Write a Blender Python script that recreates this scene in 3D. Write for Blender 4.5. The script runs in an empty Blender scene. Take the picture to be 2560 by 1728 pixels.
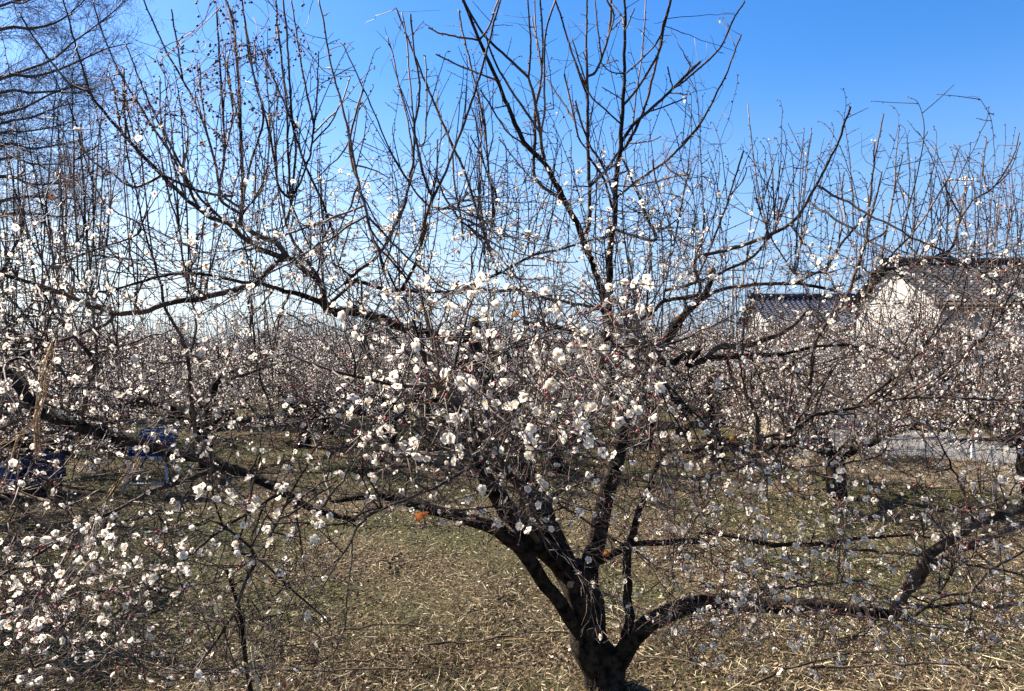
import bpy, math, random
import numpy as np
from mathutils import Vector, Matrix, Quaternion
from mathutils.kdtree import KDTree
from mathutils import noise as mnoise

random.seed(11)
rng = np.random.default_rng(11)
scene = bpy.context.scene
COL = scene.collection

# ------------------------------------------------------------------ camera
CAM_Z = 1.6
F = 1900.0                       # focal length in photo pixels (2560 wide)
PITCH = math.atan(17.0 / F)
cam_d = bpy.data.cameras.new("camera")
cam = bpy.data.objects.new("camera", cam_d)
COL.objects.link(cam)
cam.location = (0, 0, CAM_Z)
cam.rotation_euler = (math.radians(90) + PITCH, 0, 0)
cam_d.sensor_width = 36.0
cam_d.lens = F / 2560.0 * 36.0
cam_d.clip_start = 0.05
cam_d.clip_end = 3000
scene.camera = cam

# ------------------------------------------------------------------ light
SUN_EL = 41.0
SUN_AZ = 60.0                    # degrees from +Y towards -X
world = bpy.data.worlds.new("World")
scene.world = world
world.use_nodes = True
wn = world.node_tree.nodes; wl = world.node_tree.links
for n in list(wn): wn.remove(n)
sky = wn.new("ShaderNodeTexSky"); sky.sky_type = 'NISHITA'; sky.sun_disc = False
sky.sun_elevation = math.radians(SUN_EL); sky.sun_rotation = math.radians(-SUN_AZ)
sky.air_density = 1.0; sky.dust_density = .5; sky.ozone_density = 3.0; sky.altitude = 100
bg = wn.new("ShaderNodeBackground"); bg.inputs[1].default_value = 0.062
wo = wn.new("ShaderNodeOutputWorld")
hs = wn.new("ShaderNodeHueSaturation"); hs.inputs['Saturation'].default_value = 1.36; hs.inputs['Hue'].default_value = .508; hs.inputs['Value'].default_value = 1.0
wl.new(sky.outputs[0], hs.inputs['Color'])
# pale haze low in the sky, whiter towards the sun
wtc = wn.new("ShaderNodeTexCoord"); sx = wn.new("ShaderNodeSeparateXYZ"); wl.new(wtc.outputs['Generated'], sx.inputs[0])
mr = wn.new("ShaderNodeMapRange"); mr.interpolation_type = 'SMOOTHSTEP'; wl.new(sx.outputs[2], mr.inputs[0])
for i_, v_ in ((1, -.02), (2, .36), (3, .94), (4, 0.0)): mr.inputs[i_].default_value = v_
mx_ = wn.new("ShaderNodeMapRange"); wl.new(sx.outputs[0], mx_.inputs[0])
for i_, v_ in ((1, -.60), (2, .40), (3, 0.0), (4, 1.0)): mx_.inputs[i_].default_value = v_
hz = wn.new("ShaderNodeMixRGB"); wl.new(mx_.outputs[0], hz.inputs[0]); hz.inputs[1].default_value = (4.6, 5.0, 5.2, 1); hz.inputs[2].default_value = (1.7, 2.6, 4.2, 1)
hm = wn.new("ShaderNodeMixRGB"); wl.new(mr.outputs[0], hm.inputs[0]); wl.new(hs.outputs[0], hm.inputs[1]); wl.new(hz.outputs[0], hm.inputs[2]); wl.new(hm.outputs[0], bg.inputs[0]); wl.new(bg.outputs[0], wo.inputs[0])

sd = bpy.data.lights.new("sun", 'SUN'); sd.energy = 5.0; sd.angle = math.radians(0.53)
sd.color = (1.0, 0.93, 0.83)
sun = bpy.data.objects.new("sun", sd); COL.objects.link(sun)
az = math.radians(SUN_AZ); el = math.radians(SUN_EL)
sdir = Vector((-math.sin(az) * math.cos(el), math.cos(az) * math.cos(el), math.sin(el)))
sun.rotation_euler = sdir.to_track_quat('Z', 'Y').to_euler()
scene.view_settings.view_transform = 'Standard'
scene.view_settings.look = 'None'
scene.view_settings.exposure = 1.9
scene.view_settings.gamma = 1.0
scene.cycles.max_bounces = 6
scene.cycles.diffuse_bounces = 3

# ------------------------------------------------------------------ helpers
cp, sp = math.cos(PITCH), math.sin(PITCH)
def unproj(px, py, d):
    """photo pixel + distance along the view axis -> world point"""
    x = (px - 1280) / F * d; v = (864 - py) / F * d
    return np.array([x, d * cp - v * sp, CAM_Z + d * sp + v * cp])
def proj(P):
    P = np.atleast_2d(P)
    y = P[:, 1]; z = P[:, 2] - CAM_Z
    d = y * cp + z * sp; v = -y * sp + z * cp
    dd = np.maximum(d, .05)
    return np.stack([1280 + F * P[:, 0] / dd, 864 - F * v / dd, d], 1)
def onground(px, py, z=0.0):
    a = unproj(px, py, 1.0) - np.array([0, 0, CAM_Z])
    t = (z - CAM_Z) / a[2]
    return np.array([0, 0, CAM_Z]) + a * t

def unit(v):
    v = np.asarray(v, float); n = np.linalg.norm(v)
    return v / n if n > 1e-9 else np.array([0, 0, 1.0])

class MB:
    """collects geometry and links it as ONE mesh object"""
    def __init__(s): s.v = []; s.q = []; s.t = []; s.qm = []; s.tm = []; s.n = 0
    def add(s, V, Q=None, T=None, m=0, qm=None, tm=None):
        V = np.asarray(V, float); s.v.append(V)
        if Q is not None and len(Q):
            Q = np.asarray(Q, np.int64) + s.n; s.q.append(Q); s.qm.append(np.full(len(Q), m) if qm is None else np.asarray(qm))
        if T is not None and len(T):
            T = np.asarray(T, np.int64) + s.n; s.t.append(T); s.tm.append(np.full(len(T), m) if tm is None else np.asarray(tm))
        s.n += len(V)
    def mesh(s, name, mats, origin=(0, 0, 0), smooth=True):
        V = np.concatenate(s.v) - np.asarray(origin)
        Q = np.concatenate(s.q) if s.q else np.zeros((0, 4), int)
        T = np.concatenate(s.t) if s.t else np.zeros((0, 3), int)
        mi = np.concatenate((s.qm if s.q else []) + (s.tm if s.t else []) )
        me = bpy.data.meshes.new(name)
        me.vertices.add(len(V)); me.vertices.foreach_set('co', V.astype(np.float32).ravel())
        L = np.concatenate([Q.ravel(), T.ravel()])
        me.loops.add(len(L)); me.loops.foreach_set('vertex_index', L.astype(np.int32))
        npoly = len(Q) + len(T)
        me.polygons.add(npoly)
        st = np.concatenate([np.arange(len(Q)) * 4, len(Q) * 4 + np.arange(len(T)) * 3])
        me.polygons.foreach_set('loop_start', st.astype(np.int32))
        me.polygons.foreach_set('material_index', mi.astype(np.int32))
        me.polygons.foreach_set('use_smooth', np.full(npoly, smooth))
        for m in mats: me.materials.append(m)
        me.update(calc_edges=True); me.validate()
        return me
    def build(s, name, mats, parent=None, origin=(0, 0, 0), smooth=True, kind=None):
        if not isinstance(mats, (list, tuple)): mats = [mats]
        o = bpy.data.objects.new(name, s.mesh(name, mats, origin, smooth)); COL.objects.link(o)
        if parent is not None: o.parent = parent
        else: o.location = origin
        if kind: o['kind'] = kind
        return o
    def box(s, c, size, m=0, R=None):
        h = np.asarray(size) / 2
        V = np.array([[x, y, z] for x in (-1, 1) for y in (-1, 1) for z in (-1, 1)]) * h
        if R is not None: V = V @ np.asarray(R).T
        s.add(V + np.asarray(c), Q=[[0, 1, 3, 2], [4, 6, 7, 5], [0, 4, 5, 1], [2, 3, 7, 6], [0, 2, 6, 4], [1, 5, 7, 3]], m=m)
    def tube(s, P, R, k=4, m=0, cap=True, rough=0.0, seed=0):
        P = np.asarray(P, float); n = len(P)
        R = np.broadcast_to(np.asarray(R, float), (n,))
        T = np.gradient(P, axis=0); T /= np.maximum(np.linalg.norm(T, axis=1, keepdims=True), 1e-9)
        d = unit(P[-1] - P[0]); ref = np.array([0.13, 0.21, 0.97]) if abs(d[2]) < .8 else np.array([0.9, 0.3, 0.1])
        U = np.cross(T, ref); U /= np.maximum(np.linalg.norm(U, axis=1, keepdims=True), 1e-6)
        W = np.cross(T, U)
        a = np.arange(k) * 2 * math.pi / k
        rr = R[:, None] * np.ones((n, k))
        if rough:
            g = np.random.default_rng(seed)
            nz = g.normal(size=(n, k)); nz = (nz + np.roll(nz, 1, 1)) / 2 + .6 * g.normal(size=(n, 1))
            rr = rr * (1 + rough * nz)
        V = P[:, None, :] + rr[..., None] * (np.cos(a)[None, :, None] * U[:, None, :] + np.sin(a)[None, :, None] * W[:, None, :])
        V = V.reshape(-1, 3)
        i = np.arange(n - 1)[:, None] * k; j = np.arange(k)[None, :]; j2 = (j + 1) % k
        Q = np.stack([i + j, i + j2, i + k + j2, i + k + j], -1).reshape(-1, 4)
        if cap:
            V = np.concatenate([V, [P[-1] + T[-1] * R[-1] * .6], [P[0]]])
            e = (n - 1) * k; jj = np.arange(k)
            Tt = np.concatenate([np.stack([e + jj, e + (jj + 1) % k, np.full(k, n * k)], 1), np.stack([(jj + 1) % k, jj, np.full(k, n * k + 1)], 1)])
            s.add(V, Q=Q, T=Tt, m=m)
        else: s.add(V, Q=Q, m=m)

def empty(name, loc, label, cat, group=None):
    o = bpy.data.objects.new(name, None); COL.objects.link(o); o.location = tuple(loc); o.empty_display_size = .1
    o['label'] = label; o['category'] = cat
    if group: o['group'] = group
    return o
def tag(o, label, cat, group=None, kind=None):
    o['label'] = label; o['category'] = cat
    if group: o['group'] = group
    if kind: o['kind'] = kind
    return o

# ------------------------------------------------------------------ materials
def mat(name, color, rough=.8, color2=None, nscale=20, bump=0, bscale=60, trans=0, spec=.3, detail=4, color3=None, metallic=0, ramp=(.35,.65)):
    m = bpy.data.materials.new(name); m.use_nodes = True
    nt = m.node_tree; N = nt.nodes; L = nt.links
    b = N['Principled BSDF']; b.inputs['Roughness'].default_value = rough
    b.inputs['Specular IOR Level'].default_value = spec; b.inputs['Metallic'].default_value = metallic
    b.inputs['Base Color'].default_value = (*color, 1)
    tc = N.new('ShaderNodeTexCoord'); src = None
    if color2:
        nz = N.new('ShaderNodeTexNoise'); nz.inputs['Scale'].default_value = nscale; nz.inputs['Detail'].default_value = detail
        L.new(tc.outputs['Object'], nz.inputs['Vector'])
        cr = N.new('ShaderNodeValToRGB'); L.new(nz.outputs[0], cr.inputs[0])
        cr.color_ramp.elements[0].position = ramp[0]; cr.color_ramp.elements[1].position = ramp[1]
        cr.color_ramp.elements[0].color = (*color, 1); cr.color_ramp.elements[1].color = (*color2, 1)
        if color3:
            e = cr.color_ramp.elements.new(sum(ramp)/2); e.color = (*color3, 1)
        src = cr.outputs[0]; L.new(src, b.inputs['Base Color'])
    if bump:
        nb = N.new('ShaderNodeTexNoise'); nb.inputs['Scale'].default_value = bscale; nb.inputs['Detail'].default_value = 6
        L.new(tc.outputs['Object'], nb.inputs['Vector'])
        bp = N.new('ShaderNodeBump'); bp.inputs['Strength'].default_value = bump; bp.inputs['Distance'].default_value = .02
        L.new(nb.outputs[0], bp.inputs['Height']); L.new(bp.outputs[0], b.inputs['Normal'])
    if trans:
        tr = N.new('ShaderNodeBsdfTranslucent'); tr.inputs[0].default_value = (*color, 1)
        if src: L.new(src, tr.inputs[0])
        mx = N.new('ShaderNodeMixShader'); mx.inputs[0].default_value = trans
        L.new(b.outputs[0], mx.inputs[1]); L.new(tr.outputs[0], mx.inputs[2])
        L.new(mx.outputs[0], N['Material Output'].inputs['Surface'])
    return m

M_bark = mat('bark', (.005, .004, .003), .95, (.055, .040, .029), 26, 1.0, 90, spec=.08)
M_lowbark = mat('sunlit_limb_bark', (.03, .021, .015), .9, (.17, .12, .085), 14, .9, 70, spec=.1)  # lighter copy of the bark, sunlight on the outer limbs put into its colour
M_branch = mat('branch_bark', (.014, .009, .006), .85, (.13, .092, .066), 5, .5, 120, spec=.15)
M_twig = mat('twig_bark', (.020, .013, .010), .7, (.24, .175, .13), 5, ramp=(.45, .68), spec=.25)  # pale patches mix bark mottling with sunlit highlights painted into the colour
M_farbark = mat('far_bark', (.02, .014, .010), .85, (.13, .095, .065), 3, spec=.15)
M_cut = mat('cut_wood', (.30, .16, .08), .9, (.14, .07, .04), 60)
M_bud = mat('bud', (.05, .02, .016), .7, (.12, .035, .03), 30)
M_redbud = mat('flower_bud', (.30, .03, .04), .6, (.42, .10, .10), 40, trans=.15)
M_petal = mat('petal', (.88, .81, .70), .6, trans=.5, spec=.2)
M_petal2 = mat('petal_throat', (.80, .58, .42), .6, trans=.4, spec=.2)
M_calyx = mat('calyx', (.22, .02, .03), .6, trans=.1)
M_stamen = mat('stamen', (.80, .62, .22), .7, trans=.3)
M_straw = mat('straw', (.36, .29, .17), .8, (.60, .52, .34), 5, trans=.15)
M_vine = mat('vine', (.26, .16, .09), .8, (.48, .32, .16), 7)
M_vine2 = mat('vine_dark', (.13, .07, .055), .8, (.28, .16, .12), 7)
M_berry = mat('berry', (.05, .03, .02), .7, (.14, .08, .05), 20)
M_zelk = mat('zelkova_bark', (.055, .045, .05), .9, (.10, .08, .085), 1)

BLOOM_MATS = [M_petal, M_petal2, M_calyx, M_stamen]
# ------------------------------------------------------------------ blossom templates (radius 1 = the petal length)
def blossom_lod0(seed, cup):
    g = random.Random(seed); V = []; Q = []; qm = []; T = []; tm = []
    rows = [(.05, .05), (.30, .24), (.58, .42), (.82, .40), (.98, .20)]
    for i in range(5):
        a = i * 2 * math.pi / 5 + g.uniform(-.08, .08); c = cup * g.uniform(.8, 1.3); sc = g.uniform(.9, 1.08)
        b = len(V); tw = g.uniform(-.1, .1)
        for (s, w) in rows:
            for k in (-1, -.4, .4, 1):
                r = s * sc * (1 - .06 * (abs(k) > .9) * (s > .9)); x = r; y = w * sc * k
                if s > .9: x -= .05 * (abs(k) > .9) ; x += .03 * (abs(k) < .5)
                z = c * (s ** 1.4) * .55 + .12 * k * k * s + tw * k * s + .03 * math.sin(7 * s + i)
                x *= math.cos(c * .5)
                V.append((x * math.cos(a) - y * math.sin(a), x * math.sin(a) + y * math.cos(a), z))
        for r in range(4):
            for k in range(3):
                p = b + r * 4 + k
                Q.append((p, p + 1, p + 5, p + 4)); qm.append(1 if r == 0 else 0)
    # calyx: five rounded sepals behind, and the cup
    b = len(V); V.append((0, 0, -.22))
    for i in range(10):
        a = (i + .5) * 2 * math.pi / 10; r = .34 if i % 2 else .16
        V.append((r * math.cos(a), r * math.sin(a), -.06 if i % 2 else -.1))
    for i in range(10):
        T.append((b, b + 1 + (i + 1) % 10, b + 1 + i)); tm.append(2)
    return np.array(V), np.array(Q), np.array(T), np.array(qm), np.array(tm)
def stamens_lod0(seed, cup):
    g = random.Random(seed + 99); V = []; T = []; Q = []
    V.append((0, 0, .10))
    for i in range(6):
        a = i * math.pi / 3; V.append((.2 * math.cos(a), .2 * math.sin(a), .03))
    for i in range(6): T.append((0, 1 + i, 1 + (i + 1) % 6))
    for i in range(20):
        a = g.uniform(0, 6.28); r = g.uniform(.18, .42); h = g.uniform(.28, .5)
        tip = np.array([r * math.cos(a), r * math.sin(a), h]); pd = np.array([-math.sin(a), math.cos(a), 0]) * .012
        b = len(V); V += [tuple(pd), tuple(-pd), tuple(tip - pd), tuple(tip + pd)]; Q.append((b, b + 1, b + 2, b + 3))
        b = len(V); e = .05
        for dx, dy, dz in ((e, 0, 0), (-e, 0, 0), (0, e, 0), (0, -e, 0), (0, 0, e), (0, 0, -e)): V.append((tip[0] + dx, tip[1] + dy, tip[2] + dz))
        for (x, y, z) in ((0, 2, 4), (2, 1, 4), (1, 3, 4), (3, 0, 4), (2, 0, 5), (1, 2, 5), (3, 1, 5), (0, 3, 5)): T.append((b + x, b + y, b + z))
    return np.array(V), np.array(Q), np.array(T)
def blossom_lod1(seed, cup):
    g = random.Random(seed); V = []; T = []; tm = []
    for i in range(5):
        a = i * 2 * math.pi / 5 + g.uniform(-.1, .1); c = cup * g.uniform(.8, 1.3); sc = g.uniform(.9, 1.08)
        b = len(V)
        for (x, y) in ((.03, 0), (.38, -.30), (.72, -.43), (.98, -.18), (.98, .18), (.72, .43), (.38, .30)):
            r = math.hypot(x, y); z = c * r ** 1.4 * .55 + .3 * y * y
            x *= math.cos(c * .5) * sc; y *= sc
            V.append((x * math.cos(a) - y * math.sin(a), x * math.sin(a) + y * math.cos(a), z))
        for t in ((0, 1, 6), (1, 2, 6), (2, 5, 6), (2, 3, 5), (3, 4, 5)): T.append(tuple(b + q for q in t)); tm.append(1 if t == (0, 1, 6) else 0)
    b = len(V); V.append((0, 0, .34))
    for i in range(5):
        a = i * 2 * math.pi / 5 + .6; V.append((.30 * math.cos(a), .30 * math.sin(a), .20))
    for i in range(5): T.append((b, b + 1 + i, b + 1 + (i + 1) % 5)); tm.append(3)
    b = len(V); V.append((0, 0, -.22))
    for i in range(5):
        a = i * 2 * math.pi / 5; V.append((.30 * math.cos(a), .30 * math.sin(a), -.05))
    for i in range(5): T.append((b, b + 1 + (i + 1) % 5, b + 1 + i)); tm.append(2)
    return np.array(V), None, np.array(T), None, np.array(tm)
def blossom_lod2(seed, cup):
    g = random.Random(seed); V = []; T = []; tm = []; Q = []; qm = []
    for i in range(5):
        a = i * 2 * math.pi / 5 + g.uniform(-.1, .1); c = cup * g.uniform(.8, 1.3)
        b = len(V)
        for (x, y) in ((.03, 0), (.6, -.42), (1.0, 0), (.6, .42)):
            r = math.hypot(x, y); z = c * r ** 1.4 * .55
            V.append((x * math.cos(a) - y * math.sin(a), x * math.sin(a) + y * math.cos(a), z))
        Q.append((b, b + 1, b + 2, b + 3)); qm.append(0)
    b = len(V)
    for i in range(3):
        a = i * 2.094; V.append((.30 * math.cos(a), .30 * math.sin(a), .12))
    T.append((b, b + 1, b + 2)); tm.append(3)
    b = len(V)
    for i in range(3):
        a = i * 2.094; V.append((.34 * math.cos(a), .34 * math.sin(a), -.08))
    T.append((b, b + 2, b + 1)); tm.append(2)
    return np.array(V), np.array(Q), np.array(T), np.array(qm), np.array(tm)
CUPS = [.15, .3, .45, .6, .9, 1.3, .25, .5]
LOD0 = [blossom_lod0(i, c) for i, c in enumerate(CUPS)]
STAM = [stamens_lod0(i, c) for i, c in enumerate(CUPS)]
LOD1 = [blossom_lod1(i, c) for i, c in enumerate(CUPS)]
LOD2 = [blossom_lod2(i, c) for i, c in enumerate(CUPS)]

def frames(Nv, roll):
    Nv = Nv / np.linalg.norm(Nv, axis=1, keepdims=True)
    ref = np.where(np.abs(Nv[:, 2:3]) < .9, np.array([[0, 0, 1.]]), np.array([[1., 0, 0]]))
    U = np.cross(ref, Nv); U /= np.linalg.norm(U, axis=1, keepdims=True); W = np.cross(Nv, U)
    c = np.cos(roll)[:, None]; s = np.sin(roll)[:, None]
    return U * c + W * s, -U * s + W * c, Nv
def scatter(mb, tmpl, pos, nrm, size, g):
    """stamp templates at pos, facing nrm"""
    n = len(pos)
    if n == 0: return
    U, W, Nn = frames(nrm, g.uniform(0, 6.28, n))
    which = g.integers(0, len(tmpl), n)
    for t in range(len(tmpl)):
        s = np.where(which == t)[0]
        if len(s) == 0: continue
        V, Q, T, qm, tm = tmpl[t]; k = len(V)
        P = pos[s][:, None] + size[s][:, None, None] * (V[None, :, 0:1] * U[s][:, None] + V[None, :, 1:2] * W[s][:, None] + V[None, :, 2:3] * Nn[s][:, None])
        off = (np.arange(len(s)) * k)[:, None, None]
        q = (Q[None] + off).reshape(-1, 4) if Q is not None else None
        tt = (T[None] + off).reshape(-1, 3) if T is not None else None
        mb.add(P.reshape(-1, 3), Q=q, T=tt, qm=np.tile(qm, len(s)) if Q is not None else None, tm=np.tile(tm, len(s)) if T is not None else None)
OCT = (np.array([[1, 0, .9], [-.5, .87, .9], [-.5, -.87, .9], [0, 0, 0], [0, 0, 2.3]]) * np.array([1, 1, 1]),
       None, np.array([[0, 1, 4], [1, 2, 4], [2, 0, 4], [1, 0, 3], [2, 1, 3], [0, 2, 3]]), None, np.zeros(6, int))
def ballt(rings=3, k=6):
    V = [(0, 0, -1)]; T = []
    for r in range(1, rings + 1):
        ph = -math.pi / 2 + math.pi * r / (rings + 1)
        for j in range(k):
            a = j * 2 * math.pi / k; V.append((math.cos(ph) * math.cos(a), math.cos(ph) * math.sin(a), math.sin(ph)))
    V.append((0, 0, 1))
    for j in range(k):
        T.append((0, 1 + (j + 1) % k, 1 + j)); e = 1 + (rings - 1) * k; T.append((e + j, e + (j + 1) % k, len(V) - 1))
        for r in range(rings - 1):
            a = 1 + r * k + j; b = 1 + r * k + (j + 1) % k
            T.append((a, b, b + k)); T.append((a, b + k, a + k))
    return np.array(V), None, np.array(T), None, np.zeros(len(T), int)
BALL = ballt()

# ------------------------------------------------------------------ ground
def ground_h(x, y):
    return .03 * mnoise.noise(Vector((x * .6, y * .6, 0))) + .012 * mnoise.noise(Vector((x * 3, y * 3, 4)))
def make_ground():
    mb = MB()
    xs = np.concatenate([[-900, -300, -100, -40, -20], np.linspace(-12, 12, 97), [20, 40, 100, 300, 900]])
    ys = np.concatenate([[-300, -60, -20, -6], np.linspace(0, 18, 73), [24, 40, 80, 200, 500, 1500]])
    V = []
    for y in ys:
        for x in xs:
            z = ground_h(x, y) if (abs(x) <= 12 and 0 <= y <= 18) else -0.0
            V.append((x, y, z))
    nx = len(xs); Q = [(j * nx + i, j * nx + i + 1, (j + 1) * nx + i + 1, (j + 1) * nx + i) for j in range(len(ys) - 1) for i in range(nx - 1)]
    mb.add(V, Q=Q)
    m = bpy.data.materials.new('orchard_soil'); m.use_nodes = True
    nt = m.node_tree; N = nt.nodes; L = nt.links; b = N['Principled BSDF']; b.inputs['Roughness'].default_value = 1; b.inputs['Specular IOR Level'].default_value = .1
    tc = N.new('ShaderNodeTexCoord')
    def nz(s, d=4):
        n = N.new('ShaderNodeTexNoise'); n.inputs['Scale'].default_value = s; n.inputs['Detail'].default_value = d; L.new(tc.outputs['Object'], n.inputs['Vector']); return n
    def ramp(n, els):
        r = N.new('ShaderNodeValToRGB'); L.new(n.outputs[0], r.inputs[0])
        r.color_ramp.elements[0].position = els[0][0]; r.color_ramp.elements[0].color = (*els[0][1], 1)
        r.color_ramp.elements[1].position = els[-1][0]; r.color_ramp.elements[1].color = (*els[-1][1], 1)
        for p, c in els[1:-1]:
            e = r.color_ramp.elements.new(p); e.color = (*c, 1)
        return r
    fine = ramp(nz(45, 8), [(.36, (.02, .014, .009)), (.5, (.09, .064, .036)), (.66, (.28, .205, .12))])
    green = ramp(nz(30, 8), [(.36, (.012, .014, .006)), (.5, (.05, .05, .017)), (.66, (.13, .115, .045))])
    big = ramp(nz(.55, 5), [(.40, (0, 0, 0)), (.56, (1, 1, 1))])
    mx = N.new('ShaderNodeMixRGB'); L.new(big.outputs[0], mx.inputs[0]); L.new(fine.outputs[0], mx.inputs[1]); L.new(green.outputs[0], mx.inputs[2])
    L.new(mx.outputs[0], b.inputs['Base Color'])
    bp = N.new('ShaderNodeBump'); bp.inputs['Strength'].default_value = 1; bp.inputs['Distance'].default_value = .05
    L.new(nz(60, 8).outputs[0], bp.inputs['Height']); L.new(bp.outputs[0], b.inputs['Normal'])
    o = mb.build('ground', m); o['kind'] = 'structure'
make_ground()

def gpoints(n, dmin, dmax, power=1.0, side=1.25):
    """points on the ground ahead of the camera, thinning out with distance"""
    u = rng.uniform(0, 1, n); d = 1 / (1 / dmin ** power + u * (1 / dmax ** power - 1 / dmin ** power)); d = d ** (1 / power) if power != 1 else d
    x = rng.uniform(-1, 1, n) * (1280 / F) * side * d
    return np.stack([x, d, np.zeros(n)], 1)
def noise2(P, s, off=0.0):
    return np.array([mnoise.noise(Vector((p[0] * s + off, p[1] * s, off))) for p in P])
def grass_layer(name, n, dmin, dmax, lmin, lmax, w, tilt, mats, label, maskf=None, seed=1, curl=.3, z0=.004, side=1.3):
    P = gpoints(n, dmin, dmax, side=side)
    if maskf is not None: P = P[maskf(P)]
    n = len(P); g = np.random.default_rng(seed)
    P[:, 2] = [ground_h(p[0], p[1]) if abs(p[0]) < 12 and p[1] < 18 else 0 for p in P]
    P[:, 2] += z0 + g.uniform(0, .025, n) * (tilt < .6)
    a = g.uniform(0, 6.28, n); t = np.abs(g.normal(0, tilt, n)) ; t = np.clip(t, 0, 1.5)
    D = np.stack([np.cos(a) * np.cos(t), np.sin(a) * np.cos(t), np.sin(t)], 1)
    Ln = g.uniform(lmin, lmax, n)[:, None]
    S = np.cross(D, g.normal(size=(n, 3))); S /= np.linalg.norm(S, axis=1, keepdims=True)
    Bend = np.cross(S, D); bend = g.normal(0, curl, n)[:, None] * Ln
    ww = w * g.uniform(.6, 1.4, n)[:, None] * np.clip(P[:, 1:2] / 5, 1, 3)
    mid = P + D * Ln * .5 + Bend * bend * .5; mid[:, 2] = np.maximum(mid[:, 2], P[:, 2] )
    tip = P + D * Ln; tip[:, 2] = np.maximum(tip[:, 2], P[:, 2] - .002)
    V = np.stack([P - S * ww, P + S * ww, mid - S * ww, mid + S * ww, tip], 1).reshape(-1, 3)
    o = np.arange(n)[:, None] * 5
    mi = g.integers(0, len(mats), n)
    mb = MB(); mb.add(V, Q=np.concatenate([o, o + 1, o + 3, o + 2], 1), T=np.concatenate([o + 2, o + 3, o + 4], 1), qm=mi, tm=mi)
    ob = mb.build(name, mats, smooth=False); tag(ob, label, 'ground cover', kind='stuff')
ms1 = mat('dry_grass_pale', (.50, .42, .27), .9, trans=.15); ms2 = mat('dry_grass_tan', (.17, .115, .06), .9, trans=.1)
ms3 = mat('dry_grass_dark', (.07, .045, .028), .9); ms4 = mat('dry_grass_straw', (.50, .43, .27), .85, trans=.15)
mg3 = mat('dead_green', (.07, .06, .022), .9)
mg1 = mat('green_blade', (.06, .075, .018), .8, trans=.25); mg2 = mat('olive_blade', (.12, .115, .035), .8, trans=.25)
ml1 = mat('leaf_litter_brown', (.16, .10, .06), .9, trans=.1); ml2 = mat('leaf_litter_tan', (.27, .19, .12), .9, trans=.1); ml3 = mat('leaf_litter_dark', (.06, .04, .03), .9)
DRYMASK = lambda P: noise2(P, .9, 8.1) + rng.normal(0, .25, len(P)) + .25 * (P[:, 0] > .9) * (P[:, 1] < 4.6) > -.22
grass_layer('dry_grass', 105000, 3.2, 26, .02, .10, .0014, .35, [ms1, ms2, ms1, ms2, ms3, ms3, mg3], 'pale dry grass straws lying over the orchard floor', maskf=DRYMASK, seed=3)
grass_layer('green_grass', 150000, 3.2, 26, .015, .055, .0013, .9, [mg1, mg2, mg2, ms3, ms3], 'short green grass growing in patches among the dead straw', maskf=lambda P: noise2(P, .75, 3.3) + rng.normal(0, .12, len(P)) > .0, seed=4)
grass_layer('long_straw', 2400, 3.2, 9, .12, .34, .0013, .14, [ms4, ms1, ms2], 'long bleached straw strewn over the sunny ground at lower right', maskf=lambda P: (P[:, 0] / P[:, 1] > .12 + rng.normal(0, .1, len(P))) & (noise2(P, .8, 5.5) > -.2), seed=6, curl=.18, z0=.02)
grass_layer('leaf_litter', 70000, 3.2, 20, .010, .030, .0045, .5, [ml1, ml1, ml2, ml3], 'small curled brown leaf litter scattered on the ground', maskf=lambda P: noise2(P, 1.3, 2.2) + rng.normal(0, .2, len(P)) > -.08, seed=5, curl=.8)

# ------------------------------------------------------------------ trees: skeleton store
class Tree:
    def __init__(s, name): s.name = name; s.paths = []     # (P, R, level, visual_size)
TREES = {}
NODES = []      # (pos, dir, radius, tree, level)
REG = {1: (0, 0), 2: (850, 0), 3: (1660, 200), 4: (0, 560), 5: (850, 560), 6: (1660, 700), 7: (0, 1128), 8: (850, 1128), 9: (1660, 1128), 0: None}
ZS = 2.5822
def P2(reg, s):
    pts = []
    for tok in s.split():
        if tok.startswith('@'): reg = int(tok[1:]); continue
        a, b = tok.split(','); a = float(a); b = float(b)
        if reg == 0: pts.append((a, b))
        else: pts.append((REG[reg][0] + a / ZS, REG[reg][1] + b / ZS))
    return np.array(pts)
def resample(P, W, step):
    """Catmull-Rom through P (n,3+) with widths, resampled by length"""
    n = len(P)
    if n == 2: P = np.array([P[0], (P[0] + P[1]) / 2, P[1]]); W = np.array([W[0], (W[0] + W[1]) / 2, W[1]]); n = 3
    Pe = np.concatenate([[2 * P[0] - P[1]], P, [2 * P[-1] - P[-2]]])
    out = []; wo = []
    for i in range(n - 1):
        p0, p1, p2, p3 = Pe[i:i + 4]; L = np.linalg.norm(p2 - p1); m = max(1, int(L / step))
        for k in range(m):
            t = k / m
            out.append(.5 * ((2 * p1) + (-p0 + p2) * t + (2 * p0 - 5 * p1 + 4 * p2 - p3) * t * t + (-p0 + 3 * p1 - 3 * p2 + p3) * t ** 3))
            wo.append(W[i] * (1 - t) + W[i + 1] * t)
    out.append(P[-1]); wo.append(W[-1])
    return np.array(out), np.array(wo)
def add_path(tree, P, R, level, rough=None):
    TREES[tree].paths.append((P, R, level))
    T = np.gradient(P, axis=0)
    for i in range(0, len(P), 1):
        NODES.append((P[i], unit(T[i]), R[i], tree, level))
TR = []   # traced nodes in picture space for joining: (px,py,d,tree,pos)
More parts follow.
